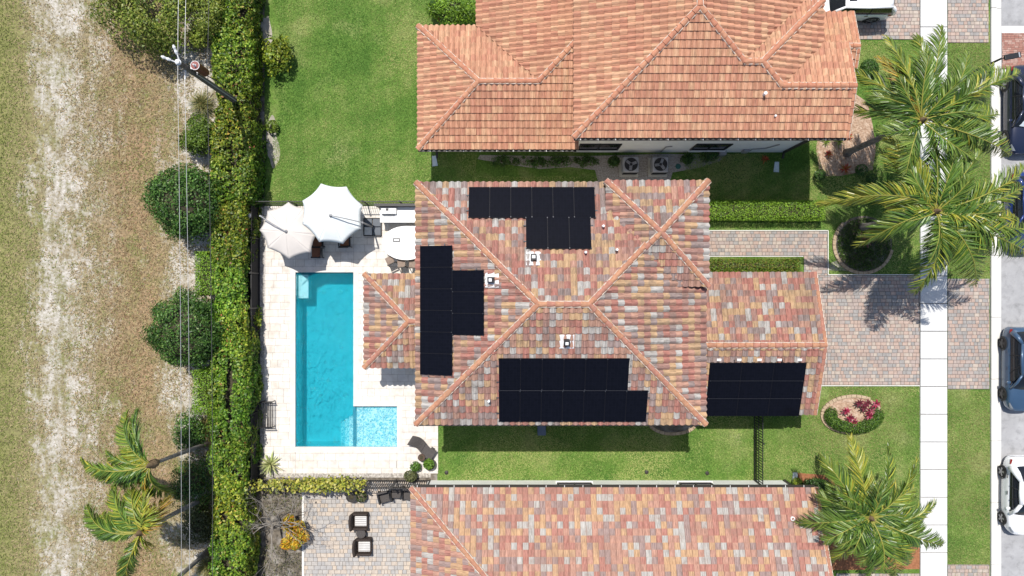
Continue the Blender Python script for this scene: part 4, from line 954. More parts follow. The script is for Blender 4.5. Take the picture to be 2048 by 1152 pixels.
# ------------------------------------------------------------------ parasols
def parasol(name, verts, cen, hrim, hapex, col, label, mast, arm_end_h):
    c = P(*cen, hapex); vs_ = [P(*v, hrim) for v in verts]; n = len(vs_)
    m = nmat(name+'_fabric', tuple(x*.93 for x in col), col, 2, .85, .15, 30)
    t = thing(name, (mast[0], mast[1], 0), label, 'parasol', 'cantilever parasols by the pool'); b = MB(); N = 8
    for k in range(n):
        A, B_ = vs_[k], vs_[(k+1) % n]
        def fn(u, v):
            p = c.lerp(A.lerp(B_, u), v); q = 4*u*(1-u)
            ctr = Vector((c.x, c.y, p.z)); p = p+(ctr-p)*(.055*q*v*v)            # scalloped hem
            p.z += .05*math.sin(math.pi*v) - .02*q*v*v; return p
        b.grid(lambda u, v: fn(u, v), N, N)
    o = b.build('canopy', m, t, smooth=True); md = o.modifiers.new('thick', 'SOLIDIFY'); md.thickness = .008
    for k in range(n):
        b = MB(); b.tube([c-Vector((0,0,.06)), (c+vs_[k])/2-Vector((0,0,-.03)), vs_[k]-Vector((0,0,.03))], .014, 6); b.build('rib', M['plastic_grey'], t)
    b = MB(); b.lathe((c.x,c.y,hapex), [(.07,-.08),(.09,.0),(.07,.08),(.03,.12)], 12); b.build('hub', M['plastic_grey'], t)
    top = Vector((mast[0], mast[1], arm_end_h))
    b = MB(); b.tube([(mast[0],mast[1],.05),(mast[0],mast[1],arm_end_h)], .045, 10); b.build('mast', M['plastic_grey'], t)
    b = MB(); b.tube([top, (top+c)/2+Vector((0,0,.22)), c+Vector((0,0,.14))], .03, 8); b.build('arm', M['plastic_grey'], t)
    return t
parasol('white_parasol', [(605,401),(642,367),(693,373),(725,410),(723,457),(686,488),(638,484),(604,447)], (661,431), 2.30, 2.86, (.72,.76,.755),
        'white octagonal cantilever parasol overlapping the beige one', (-7.72,3.38), 2.72)
parasol('beige_parasol', [(519,460),(535,422),(577,404),(608,416),(633,470),(622,505),(578,519),(535,496)], (572,463), 2.08, 2.46, (.60,.56,.52),
        'beige octagonal cantilever parasol at the fence corner', (-13.1,3.75), 2.45)
t = thing('parasol_base', (-7.72,3.38,0), 'square dark parasol weight base beside the white parasol', 'parasol base')
m = flat('base_slate', (.07,.085,.11), .4)
for i, (sx, sy) in enumerate(((-1,-1),(1,-1),(1,1),(-1,1))):
    b = MB(); b.box(-7.72+sx*.24-.22,-7.72+sx*.24+.22,3.38+sy*.24-.22,3.38+sy*.24+.22,.05,.17); b.build('weight_plate', m if i else M['steel'], t, bevel=.02)
b = MB(); b.box(-8.2,-7.24,2.88,2.92,.05,.2); b.box(-8.2,-7.24,3.84,3.88,.05,.2); b.box(-7.26,-7.22,2.92,3.84,.05,.2); b.box(-8.22,-8.18,2.92,3.84,.05,.2); b.build('base_frame', M['black'], t)
t = thing('lamp_post', (*G(518,437), 0), 'small grey globe lamp at the pool fence corner', 'lamp'); p = G(518,437)
b = MB(); b.tube([(p[0],p[1],0),(p[0],p[1],1.3)], .03, 8); b.build('post', M['black'], t)
b = MB(); b.lathe((p[0],p[1],1.3), [(.02,0),(.10,.05),(.13,.13),(.10,.21),(.01,.26)], 14); b.build('globe', M['plastic_grey'], t, smooth=True)

# ------------------------------------------------------------------ pool furniture
M['cushion'] = nmat('brown_cushion', (.20,.085,.05), (.27,.12,.07), 6, .9, .3, 80); M['wicker'] = nmat('dark_wicker', (.028,.020,.017), (.06,.045,.038), 30, .7, .9, 90)
M['greywicker'] = nmat('grey_wicker', (.05,.045,.042), (.10,.09,.085), 30, .7, .9, 90)
def dining_chair(px, py, rot, label):
    p = P(px, py, .45); t = thing('patio_chair', (p.x,p.y,.05), label, 'chair', 'patio chairs under the parasols', rot)
    for sx in (-1,1):
        for sy in (-1,1): b = MB(); b.bar((sx*.27,sy*.27,0),(sx*.25,sy*.25,.62 if sy < 0 else .85),.045); b.build('leg', M['black'], t, local=True)
    b = MB(); b.box(-.29,.29,-.29,.29,.34,.38); b.build('seat', M['black'], t, local=True, bevel=.01)
    b = MB(); b.box(-.25,.25,-.27,.22,.382,.48); b.build('cushion', M['cushion'], t, local=True, bevel=.03)
    b = MB(); b.obox((0,.29,.65), (.28,0,0), (0,.025,.005), (0,.04,.24)); b.build('backrest', M['black'], t, local=True, bevel=.015)
    for sx in (-1,1): b = MB(); b.box(sx*.29-.03,sx*.29+.03,-.28,.26,.61,.65); b.build('armrest', M['black'], t, local=True, bevel=.01)
dining_chair(634, 505, math.radians(-90), 'brown cushioned chair below the beige parasol edge')
dining_chair(690, 484, math.radians(182), 'brown cushioned chair half under the white parasol')
dining_chair(636, 483, math.radians(0), 'dark chair tucked between the two parasols')
def stool(px, py, rot, label):
    p = P(px, py, .7); t = thing('bar_stool', (p.x,p.y,.05), label, 'bar stool', 'bar stools at the round bar', rot)
    for sx in (-1,1):
        for sy in (-1,1): b = MB(); b.bar((sx*.25,sy*.25,0),(sx*.19,sy*.19,.68 if sy > 0 else .95),.035); b.build('leg', M['bronze'], t, local=True)
    b = MB(); b.box(-.21,.21,-.21,.21,.67,.73); b.build('seat', nmat('stool_seat', (.20,.15,.12), (.28,.22,.18), 8, .9), t, local=True, bevel=.02)
    b = MB(); b.obox((0,-.22,.88), (.21,0,0), (0,.02,0), (0,0,.08)); b.build('backrest', M['bronze'], t, local=True, bevel=.01)
    b = MB(); b.box(-.22,.22,.20,.23,.28,.31); b.build('footrest', M['bronze'], t, local=True)
stool(780, 521, .45, 'leftmost brown bar stool at the round white bar'); stool(803, 527, .12, 'middle brown bar stool at the round white bar'); stool(826, 528, -.05, 'bar stool half hidden under the roof edge')
M['quartz'] = nmat('white_counter', (.78,.78,.77), (.84,.84,.83), 3, .4, .05)
# kitchen counter and curved bar
t = thing('outdoor_kitchen', (-6.0, 3.9, 0), 'white outdoor kitchen counter with built-in grill against the fence', 'counter')
a = P(760, 445, .92); c = P(836, 414, .92)
b = MB(); b.box(a.x,c.x+.8,a.y,c.y,.88,.93); b.build('countertop', M['quartz'], t, bevel=.01)
b = MB(); b.box(a.x+.05,c.x+.8,a.y+.05,c.y-.03,.05,.878); b.build('cabinet', M['white'], t)
b = MB(); b.box(a.x+.08,a.x+.92,c.y-.40,c.y-.05,.932,1.14); g = b.build('grill', M['whitepaint'], t, bevel=.04)
b = MB(); b.tube([(a.x+.18,c.y-.44,1.06),(a.x+.82,c.y-.44,1.06)], .018, 8); b.build('handle', M['black'], g)
b = MB(); b.box(a.x+.36,a.x+.50,c.y-.22,c.y-.10,1.142,1.17); b.build('chimney_cap', M['black'], g)
b = MB(); b.box(c.x-.35,c.x-.15,a.y+.08,a.y+.38,.932,.945); b.build('sink', M['steel'], t)
t = thing('screen_wall', (-6.2, 4.5, 0), 'dark slatted screen wall behind the outdoor kitchen', 'screen wall')
for k in range(6): b = MB(); b.box(-7.35,-4.05,4.40,4.44,.10+k*.2,.27+k*.2); b.build('slat', M['bronze'], t)
for x in (-7.3,-5.7,-4.1): b = MB(); b.box(x-.04,x+.04,4.445,4.52,.0,1.30); b.build('post', M['bronze'], t)
b = MB(); b.box(-7.4,-4.0,4.385,4.53,1.301,1.33); b.build('cap_board', M['black'], t)
t = thing('bar_table', (-5.4, 2.4, 0), 'large rounded white bar table at the house corner', 'bar table')
cc = P(812, 485, 1.0); poly = []
for k in range(25):
    a = math.pi/2+math.pi*k/24*1.22; poly.append((cc.x+1.30*math.cos(a), cc.y-.03+.92*math.sin(a)))
poly += [(-3.98, poly[-1][1]), (-3.98, poly[0][1])]
b = MB(); b.prism(poly, .97, 1.03); b.build('tabletop', M['quartz'], t, bevel=.01)
b = MB(); b.lathe((cc.x,cc.y,.05), [(.6,0),(.6,.92)], 20); b.build('pedestal', M['white'], t)
t = thing('tablet_stand', P(793,480,1.03), 'small black gadget frame on the white bar table', 'gadget'); p = P(793,480,1.03)
b = MB()
for s_ in ((-.17,.17,-.10,-.06),(-.17,.17,.06,.10),(-.20,-.15,-.08,.08),(.15,.20,-.08,.08)): b.box(p.x+s_[0],p.x+s_[1],p.y+s_[2],p.y+s_[3],1.03,1.06)
b.build('frame', M['black'], t); b = MB(); b.box(p.x-.12,p.x+.12,p.y-.05,p.y+.05,1.03,1.045); b.build('plate', M['steel'], t)
# slatted bench
t = thing('garden_bench', (*G(540,826),.05), 'black slatted metal bench on the pool deck', 'bench'); c = G(541,826)
for k in range(6): b = MB(); x = c[0]-.22+k*.09; b.box(x,x+.045,c[1]-.68,c[1]+.68,.45,.475); b.build('slat', M['black'], t)
for k in range(3): b = MB(); x = c[0]-.33-.03*k; b.box(x,x+.02,c[1]-.68,c[1]+.68,.58+.14*k,.63+.14*k); b.build('slat', M['black'], t)
for sy in (-1,1):
    b = MB(); y = c[1]+sy*.70; b.bar((c[0]+.27,y,.05),(c[0]+.27,y,.66),.04); b.bar((c[0]-.28,y,.05),(c[0]-.42,y,.95),.04); b.bar((c[0]-.36,y,.66),(c[0]+.33,y,.66),.05,.03); b.bar((c[0]-.3,y,.43),(c[0]+.27,y,.43),.04); b.build('end_frame', M['black'], t)
# wave lounger
t = thing('sun_lounger', (*G(845,894),.05), 'dark wicker wave lounger on the deck corner', 'lounger'); A = P(820,880,.4); Bq = P(868,910,.4); d = (Bq-A); L = d.length; d.normalize(); sd = Vector((-d.y,d.x,0))
b = MB()
def wav(u): return .30+.16*math.cos(u*math.pi*1.7+.2)+.06*(u > .0)*math.sin(u*3)
n = 24
for k in range(n+1):
    u = k/n; p = A+d*L*u; bend = .10*math.sin(u*math.pi*2)
    for (sgn, dz) in ((-1,0),(1,0),(1,-.07),(-1,-.07)): q = p+sd*(sgn*.29+bend); b.v.append((q.x,q.y,.05+wav(u)+dz))
for k in range(n):
    for i in range(4): j = (i+1) % 4; b.f.append((k*4+i,k*4+j,k*4+4+j,k*4+4+i)); b.m.append(0)
b.f += [(0,1,2,3),(n*4+3,n*4+2,n*4+1,n*4)]; b.m += [0,0]; b.build('shell', M['greywicker'], t, smooth=False)
for u in (.15,.85):
    p = A+d*L*u; b = MB(); b.obox(Vector((p.x,p.y,.05+wav(u)/2-.05)), d*.10, sd*.24, Vector((0,0,wav(u)/2-.045))); b.build('foot', M['greywicker'], t)
b = MB(); p = A+d*L*.55; b.obox(Vector((p.x,p.y,.05+wav(.55)+.004)), d*.012, sd*.28, Vector((0,0,.006))); b.build('seam', M['black'], t)
# ------------------------------------------------------------------ vehicles
M['carglass'] = flat('car_glass', (.010,.012,.016), .04, .6); M['trim'] = flat('car_trim', (.015,.015,.016), .5); M['rim'] = flat('alloy_rim', (.28,.285,.30), .35, .5, .7); M['darkrim'] = flat('dark_rim', (.06,.06,.065), .35, .5, .6)
M['lampglass'] = flat('headlamp_glass', (.22,.24,.26), .08, .6); M['redlamp'] = flat('tail_lamp', (.28,.012,.012), .15, .6)
def car(name, label, loc, rot, paint, L, W, roofz, st, cow, rfront, rrear, rbase, wheels, rim='rim', wheelr=.33, group=None, cat='car', sunroof=False, sunshade=False, rwf=.66, pk=1.25):
    """st: stations (x, halfwidth factor, top z). cow/rbase: x of windscreen base and rear glass base; rfront/rrear: x of roof ends"""
    t = thing(name, loc, label, cat, group, rot); w = W/2
    pm = bpy.data.materials.new(name+'_paint'); pm.use_nodes = True; bs = pm.node_tree.nodes['Principled BSDF']
    bs.inputs['Base Color'].default_value = (*paint, 1); bs.inputs['Roughness'].default_value = .32; bs.inputs['Metallic'].default_value = .15 if max(paint) < .6 else 0; bs.inputs['Coat Weight'].default_value = .8; bs.inputs['Coat Roughness'].default_value = .04
    nz = noise(pm.node_tree, 3.0, 4); c = ramp(pm.node_tree, nz, [(.3, tuple(x*.93 for x in paint)), (.7, paint)]); pm.node_tree.links.new(c, bs.inputs['Base Color'])
    b = MB(); m = 0
    for (x, f, zt) in st:
        ww = w*f; sec = [(ww*.86,.20),(ww*.97,.27),(ww*1.0,.48),(ww*.985,zt*.80),(ww*.90,zt-.015),(ww*.55,zt+.035),(0,zt+.05)]
        sec = sec+[(-y, z) for y, z in sec[-2::-1]]; m = len(sec)
        for (y, z) in sec: b.v.append((x, y, z))
    for k in range(len(st)-1):
        for i in range(m-1): b.f.append((k*m+i, k*m+i+1, (k+1)*m+i+1, (k+1)*m+i)); b.m.append(0)
        b.f.append((k*m, (k+1)*m, (k+1)*m+m-1, k*m+m-1)); b.m.append(0)
    b.f.append(tuple(range(m))); b.m.append(0); e = (len(st)-1)*m; b.f.append(tuple(e+i for i in range(m))[::-1]); b.m.append(0)
    b.build('body', pm, t, smooth=True, local=True, subsurf=2)
    def topz(x):
        for (xa, _, za), (xb, _, zb) in zip(st[:-1], st[1:]):
            if xa <= x <= xb: return za+(zb-za)*(x-xa)/(xb-xa)
        return st[-1][2]
    wb = w*.93; wr = w*rwf
    zc, zb = topz(cow)+.0, topz(rbase)+.0
    # glass house: windscreen, rear window, sides
    def panel(nm, A, B_, C_, D, bulge, out, mat, n=8):
        b = MB(); A, B_, C_, D = map(Vector, (A, B_, C_, D)); out = Vector(out)
        b.grid(lambda u, v: A.lerp(B_, u).lerp(D.lerp(C_, u), v)+out*bulge*(4*u*(1-u))*(.6+.4*4*v*(1-v)), n, 6); return b.build(nm, mat, t, smooth=True, local=True)
    ws = panel('windscreen', (cow,-wb*.92,zc),(cow,wb*.92,zc),(rfront,wr,roofz-.06),(rfront,-wr,roofz-.06), .16, (1,0,.35), M['carglass'])
    panel('rear_window', (rbase,wb*.88,zb),(rbase,-wb*.88,zb),(rrear,-wr*.96,roofz-.07),(rrear,wr*.96,roofz-.07), .12, (-1,0,.3), M['carglass'])
    for s_ in (-1, 1):
        A, B_ = (rbase+.10, s_*wb, zb-.05), (cow-.10, s_*wb, zc-.05); C_, D = (rfront-.04, s_*(wr+.015), roofz-.07), (rrear+.06, s_*(wr*.97+.015), roofz-.08)
        b = MB(); A, B_, C_, D = map(Vector, (A, B_, C_, D)); b.grid(lambda u, v: A.lerp(B_, u).lerp(D.lerp(C_, u), v)+Vector((0,s_,0))*.05*(4*v*(1-v)), 8, 5); so = b.build('side_window', M['carglass'], t, smooth=True, local=True)
        for fx in (.40, .74):
            pA = A.lerp(B_, fx); pB = D.lerp(C_, fx*.95); b = MB(); q = (pA+pB)/2+Vector((0,s_*.055,0)); b.tube([pA+Vector((0,s_*.004,0)), q, pB+Vector((0,s_*.006,0))], .03, 6); b.build('window_pillar', M['trim'], so, local=True)
        # painted pillars and roof rail
        for nm, pts in (('front_pillar', [(cow+.02,s_*wb*.95,zc-.03),((cow+rfront)/2+.05,s_*(wb*.95+wr)/2+s_*.03,(zc+roofz)/2+.02),(rfront,s_*(wr+.01),roofz-.05)]), ('roof_rail', [(rfront,s_*(wr+.01),roofz-.05),((rfront+rrear)/2,s_*(wr+.035),roofz-.035),(rrear,s_*(wr*.97+.01),roofz-.06)]),
                        ('rear_pillar', [(rrear,s_*(wr*.97+.01),roofz-.06),((rbase+rrear)/2-.03,s_*(wb*.9+wr)/2+s_*.02,(zb+roofz)/2+.02),(rbase-.02,s_*wb*.92,zb-.03)])):
            b = MB(); b.tube(pts, [.05*pk,.055*pk,.05*pk] if nm != 'rear_pillar' else [.06*pk,.10*pk,.12*pk], 8); b.build(nm, pm, t, smooth=True, local=True)
        # mirror, handles, lamps
        b = MB(); b.obox((cow-.32, s_*(w+.10), zc+.06), (.07,0,0), (0,.10,0), (0,0,.06)); b.build('mirror', pm, t, local=True, bevel=.03)
        for hx in (cow-1.1, cow-2.0): b = MB(); b.obox((hx, s_*(w*.995), zc*.86), (.10,0,0), (0,.012,0), (0,0,.015)); b.build('door_handle', M['trim'] if max(paint) > .6 else pm, t, local=True)
        def sect(x, a):      # a point on the body skin, a: 0 = shoulder side, 1 = towards the centre of the bonnet
            f = st[-1][1]
            for (xa, fa, _), (xb, fb, _) in zip(st[:-1], st[1:]):
                if xa <= x <= xb: f = fa+(fb-fa)*(x-xa)/(xb-xa)
            zt = topz(x); ww = w*f
            if a < .5: k = a/.5; return Vector((x, s_*(ww*.985+(ww*.90-ww*.985)*k), zt*.80+(zt-.015-zt*.80)*k))
            k = (a-.5)/.5; return Vector((x, s_*(ww*.90+(ww*.55-ww*.90)*k), zt-.015+.05*k))
        xf = st[-1][0]-.14; b = MB(); b.grid(lambda u, v: sect(xf-.34*u, .30+.45*v*(1-.6*u))+Vector((.012,s_*.006,.004)), 6, 4); b.build('headlight', M['lampglass'], t, smooth=True, local=True)
        xr = st[0][0]+.10; b = MB(); b.grid(lambda u, v: sect(xr+.24*u, .05+.38*v*(1-.5*u))+Vector((-.008,s_*.010,.006)), 6, 4); b.build('tail_light', M['redlamp'], t, smooth=True, local=True)
    for fx in (0.5,):
        b = MB(); b.grid(lambda u, v: (rrear+(rfront-rrear)*u, wr*(2*v-1)*(1.0-.03*(1-u)), roofz-.055+.075*(1-(2*v-1)**2)*(.7+.3*4*u*(1-u))+.025*4*u*(1-u)), 12, 8); ro = b.build('roof', pm, t, smooth=True, local=True)
        md = ro.modifiers.new('s', 'SOLIDIFY'); md.thickness = .02
    if sunroof:
        b = MB(); xm = rfront-.55; b.grid(lambda u, v: (xm-.35+.7*u, wr*.62*(2*v-1), roofz+.034-.03*(2*v-1)**2), 6, 6); b.build('sunroof', M['carglass'], ro, smooth=True, local=True)
    if sunshade:
        b = MB(); b.grid(lambda u, v: Vector((cow,-wb*.84,zc)).lerp(Vector((cow,wb*.84,zc)), u).lerp(Vector((rfront,-wr*.9,roofz-.06)).lerp(Vector((rfront,wr*.9,roofz-.06)), u), .1+.72*v)+Vector((1,0,.35))*(.16*(4*u*(1-u))*(.6+.4*4*(.1+.72*v)*(.9-.72*v))+.012), 8, 6)
        b.build('sunshade', flat('silver_sunshade', (.62,.70,.74), .35, .5), ws, smooth=True, local=True)
    for hx in (0,):
        b = MB(); b.grid(lambda u, v: (st[-1][0]-.02-.10*abs(2*u-1), w*.55*(2*u-1), .42+.2*v), 6, 2); b.build('grille', M['trim'], t, local=True)
        b = MB(); b.obox((st[-1][0]-.06, 0, .62), (.02,0,0), (0,.22,0), (0,0,.05)); b.build('number_plate', M['whitepaint'], t, local=True)
    for xw in wheels:
        for s_ in (-1, 1):
            y1_ = s_*(w+.012); wo = MB(); wid = .22; N = 24
            for (yy, rr) in ((0,.72),(.0,.94),(.03,1.0),(.19,1.0),(.22,.9)):
                for k in range(N): a = 2*math.pi*k/N; wo.v.append((xw+wheelr*rr*math.cos(a), y1_-s_*yy, wheelr+.02+wheelr*rr*math.sin(a)))
            for i in range(4):
                for k in range(N): wo.f.append((i*N+k, i*N+(k+1) % N, (i+1)*N+(k+1) % N, (i+1)*N+k)); wo.m.append(0)
            wh = wo.build('wheel', M['rubber'], t, smooth=False, local=True)
            d_ = MB(); N = 20; d_.v.append((xw, y1_+s_*.005, wheelr+.02))
            for k in range(N): a = 2*math.pi*k/N; d_.v.append((xw+wheelr*.7*math.cos(a), y1_-s_*.03, wheelr+.02+wheelr*.7*math.sin(a)))
            for k in range(N): d_.f.append((0, 1+k, 1+(k+1) % N)); d_.m.append(0)
            d_.build('brake_disc', M['darkrim'], wh, local=True)
            for k in range(5):
                a = 2*math.pi*k/5+.3; q = MB(); u_ = Vector((math.cos(a),0,math.sin(a))); v_ = Vector((-math.sin(a),0,math.cos(a))); cpt = Vector((xw, y1_+s_*.012, wheelr+.02))
                q.add([cpt-v_*.035, cpt+v_*.035, cpt+u_*wheelr*.7+v_*.06-Vector((0,s_*.012,0)), cpt+u_*wheelr*.7-v_*.06-Vector((0,s_*.012,0))], [(0,1,2,3)]); q.build('spoke', M[rim], wh, local=True)
            # wheel arch lip
            ar = MB(); N = 14
            for k in range(N+1):
                a = math.pi*(-.06+1.12*k/N)
                for rr in (1.04, 1.20): ar.v.append((xw+wheelr*rr*math.cos(a), s_*(w+.006), wheelr+.02+wheelr*rr*math.sin(a)))
            for k in range(N): ar.f.append((2*k,2*k+1,2*k+3,2*k+2)); ar.m.append(0)
            ar.build('wheel_arch', M['trim'], t, local=True)
    return t
SEDAN = [(-2.40,.55,.70),(-2.33,.80,.86),(-2.05,.92,.98),(-1.6,.98,1.0),(-.8,1.0,.97),(.2,1.0,.95),(.95,1.0,.95),(1.5,.985,.90),(2.0,.92,.80),(2.28,.78,.70),(2.40,.55,.60)]
HATCH = [(-2.15,.60,.80),(-2.10,.82,.94),(-1.85,.94,1.02),(-1.3,.99,1.0),(-.5,1.0,.97),(.3,1.0,.95),(.95,1.0,.95),(1.45,.98,.89),(1.85,.90,.78),(2.07,.75,.68),(2.16,.5,.60)]
BEETLE = [(-2.12,.52,.70),(-2.02,.74,.86),(-1.7,.88,1.0),(-1.2,.97,1.0),(-.4,1.0,.95),(.3,1.0,.93),(.85,.99,.93),(1.35,.95,.88),(1.75,.84,.78),(2.0,.66,.68),(2.12,.45,.58)]
SUV = [(-2.45,.80,.95),(-2.40,.94,1.12),(-2.1,.99,1.14),(-1.4,1.0,1.12),(-.5,1.0,1.10),(.4,1.0,1.10),(1.0,1.0,1.12),(1.6,.99,1.08),(2.1,.95,1.02),(2.38,.85,.92),(2.45,.7,.80)]
def sc(st, k): return [(x*k, f, z) for x, f, z in st]
RD = -math.pi/2; grp = 'cars parked along the kerb'
p = P(2060, 218, .5)
car('parked_car', 'dark navy sedan with silver sunshade behind its windscreen', (27.98, 9.75, 0), RD, (.012,.018,.045), 4.8, 1.86, 1.46, SEDAN, 1.0, .25, -1.05, -1.75, (-1.42,1.48), 'rim', .34, grp, sunroof=True, sunshade=True)
car('parked_car', 'deep blue car half hidden under palm fronds', (28.0, 4.15, 0), RD, (.008,.03,.16), 4.3, 1.82, 1.46, HATCH, .95, .25, -1.25, -1.85, (-1.3,1.32), 'rim', .33, grp)
car('parked_car', 'metallic blue hatchback with black wheels beside the driveway apron', (27.86, -4.42, 0), RD, (.04,.085,.155), 4.6, 1.82, 1.52, sc(HATCH, 1.06), 1.0, .25, -1.45, -2.0, (-1.38,1.40), 'darkrim', .34, grp)
car('parked_car', 'small white rounded car at the lower right', (27.83, -11.35, 0), RD, (.80,.81,.82), 4.25, 1.80, 1.47, BEETLE, .88, .25, -1.0, -1.65, (-1.26,1.30), 'rim', .33, grp, pk=1.8)
car('parked_suv', 'white SUV with black roof hatch on the upper paver driveway', (18.2, 15.65, .05), math.pi, (.80,.81,.82), 4.9, 1.96, 1.80, SUV, 1.05, .55, -2.0, -2.32, (-1.48,1.50), 'rim', .38, None, 'SUV', sunroof=True, rwf=.80)
# ------------------------------------------------------------------ palms
def frond(root, c, tip, lean, pal, wts, leaflen=.72, dens=15, wind=Vector((0,0,0)), droop=.35, lw=.042, archk=.30):
    c = Vector(c); tip = Vector(tip); hd = Vector((tip.x-c.x, tip.y-c.y, 0)); L0 = hd.length; hdn = hd.normalized()
    sdv = Vector((-hdn.y, hdn.x, 0))
    p1 = c+hd*.45+Vector((0,0,L0*archk))+sdv*lean*L0
    B = lambda t: c*(1-t)**2+p1*2*t*(1-t)+tip*t*t
    T = lambda t: ((p1-c)*(1-t)+(tip-p1)*t).normalized()
    L = sum((B((k+1)/20)-B(k/20)).length for k in range(20))
    n = int(L*dens); V4, V3c = [], []; cols = pick_cols(2*n, pal, wts, .25); Q = []
    i = 0; CC = []; fr = rnd.uniform(-.75, .75); ph = [rnd.uniform(0, 6.28) for _ in range(4)]; gap = rnd.uniform(.05, .3)
    for k in range(n):
        t = .10+.90*(k+rnd.random()*.6)/n; p = B(min(t, 1)); tn = T(min(t, 1))
        s = tn.cross(Vector((0,0,1))); s.normalize(); up = s.cross(tn); s, up = s*math.cos(fr)+up*math.sin(fr), up*math.cos(fr)-s*math.sin(fr)
        prof = (min(1, .55+2.2*(t-.1)) if t < .3 else 1.0)*(1-.72*max(0, (t-.55)/.45)**1.6)
        for sg in (-1, 1):
            if math.sin(t*17+ph[sg+1])+.6*math.sin(t*41+ph[2]) > 1.45-gap*2.2 and t > .15 and rnd.random() < .75: i += 1; continue
            l = leaflen*prof*rnd.uniform(.82, 1.1); al = .62+.48*t+rnd.uniform(-.14, .14)
            d = (s*sg*math.cos(al)+tn*math.sin(al)+up*rnd.uniform(-.05, .22)+wind*rnd.uniform(.7, 1.3)); d.normalize()
            wv = d.cross(up); wv.normalize(); roll = rnd.uniform(-1.0, 1.0); wv = wv*math.cos(roll)+up*math.sin(roll); w = lw*rnd.uniform(.8, 1.15)/2*(.6+.4*prof)
            m1 = p+d*l*.45-Vector((0,0,droop*l*.10)); m2 = p+d*l*.80-Vector((0,0,droop*l*.42)); e = p+d*l-Vector((0,0,droop*l*.85))
            Q.append([p-wv*w*.7, p+wv*w*.7, m1+wv*w, m1-wv*w]); Q.append([m1-wv*w, m1+wv*w, m2+wv*w*.7, m2-wv*w*.7]); Q.append([m2-wv*w*.7, m2+wv*w*.7, e+wv*w*.08, e-wv*w*.08])
            yk = .35*t*t*rnd.random(); cl = cols[i]*(1-yk)+np.array((.30,.27,.05))*yk; CC += [cl]*3; i += 1
    V = np.array([[tuple(v) for v in q] for q in Q])
    fo = link('frond', quads_mesh('frond', V, 4, np.array(CC), M['palmleaf']), root)
    b = MB(); b.tube([B(k/10) for k in range(11)], [.034*(1-.85*k/10)+.005 for k in range(11)], 6); b.build('midrib', M['midrib'], fo, smooth=True)
    return fo
M['midrib'] = nmat('palm_midrib', (.20,.20,.035), (.30,.28,.055), 3, .5, 0); M['drymidrib'] = nmat('dry_frond', (.30,.20,.10), (.44,.32,.18), 4, .8)
PG = [(.07,.15,.022), (.115,.21,.03), (.032,.08,.014), (.20,.28,.045)]; PGw = [4,4,3,2]
PY = [(.33,.35,.04), (.21,.28,.035), (.44,.39,.05), (.11,.18,.025)]; PO = [(.42,.28,.04), (.36,.20,.035), (.24,.22,.03)]
def palm(name, label, base, top, tips, leaflen, wind=(0,0,0), r0=.17, dens=27, nfill=5, bend=.15, droop=.4, lw=.05, fill_len=2.0, group=None, spear=True):
    t = thing(name, base, label, 'palm tree', group); base = Vector(base); top = Vector(top)
    mid = (base+top)/2+Vector((rnd.uniform(-bend,bend), rnd.uniform(-bend,bend), 0)); n = 18
    pts = [base*(1-k/n)**2+mid*2*(k/n)*(1-k/n)+top*(k/n)**2 for k in range(n+1)]
    b = MB(); b.tube(pts, [r0*(1.45 if k == 0 else 1.15 if k == 1 else 1-.38*k/n)*(1.0+.05*(k % 2)) for k in range(n+1)], 12); b.build('trunk', M['palmtrunk'], t, smooth=True)
    b = MB(); b.lathe((top.x,top.y,top.z-.35), [(.10,-.1),(.19,.1),(.22,.35),(.13,.65),(.03,.95)], 12); b.build('crown_base', M['crownfibre'], t)
    for tp in tips:
        px, py, hz = tp[:3]; kind = tp[3] if len(tp) > 3 else 'g'; lean = tp[4] if len(tp) > 4 else rnd.uniform(-.16, .16)
        pal, w = {'g': (PG, PGw), 'y': (PY, None), 'o': (PO, None), 'm': (PG+PY, [3,3,2,2,1.5,1.5,.6,.6])}[kind]
        frond(t, top+Vector((0,0,.15)), P(px, py, top.z+hz), lean, pal, w, leaflen, dens, Vector(wind), droop, lw)
    for k in range(nfill):
        a = k*2.4+rnd.uniform(-.3,.3); l = fill_len*rnd.uniform(.75,1.1)
        frond(t, top+Vector((0,0,.2)), top+Vector((math.cos(a)*l, math.sin(a)*l, rnd.uniform(-.9,1.2))), rnd.uniform(-.22,.22), PG, PGw, leaflen*.85, dens, Vector(wind), droop, lw)
    return t
M['palmtrunk'] = nmat('palm_trunk', (.14,.125,.11), (.27,.245,.22), 5, .9, .6, 25); M['crownfibre'] = nmat('palm_fibre', (.09,.06,.035), (.20,.14,.08), 8, .9, .5, 30)
b0 = P(1693,306,0); ht = 6.6; tA = P(1838,243,ht)
palm('palm_tree', 'upper coconut palm leaning from the wood chip bed', b0, tA,
     [(1774,76,.2,'m',.06),(1759,118,.3,'o',-.05),(1706,143,-.5,'m',.05),(1706,222,-.9,'m'),(1834,74,.4,'m'),(1882,55,.3,'g',.08),(1858,110,1.0,'g'),(1935,108,.2,'g'),(1984,130,-.2,'m'),(2040,145,-.5,'m',.05),(1978,196,.0,'g'),(1996,228,-.4,'m'),(2020,312,-1.0,'m',-.08),(1915,165,1.2,'g'),(1800,160,1.0,'g'),(1955,250,.2,'g'),(1745,190,.2,'g')], 1.0, (-.12,.30,0), nfill=8, fill_len=2.6)
b1 = P(1722,455,0); tB = P(1866,424,6.3)
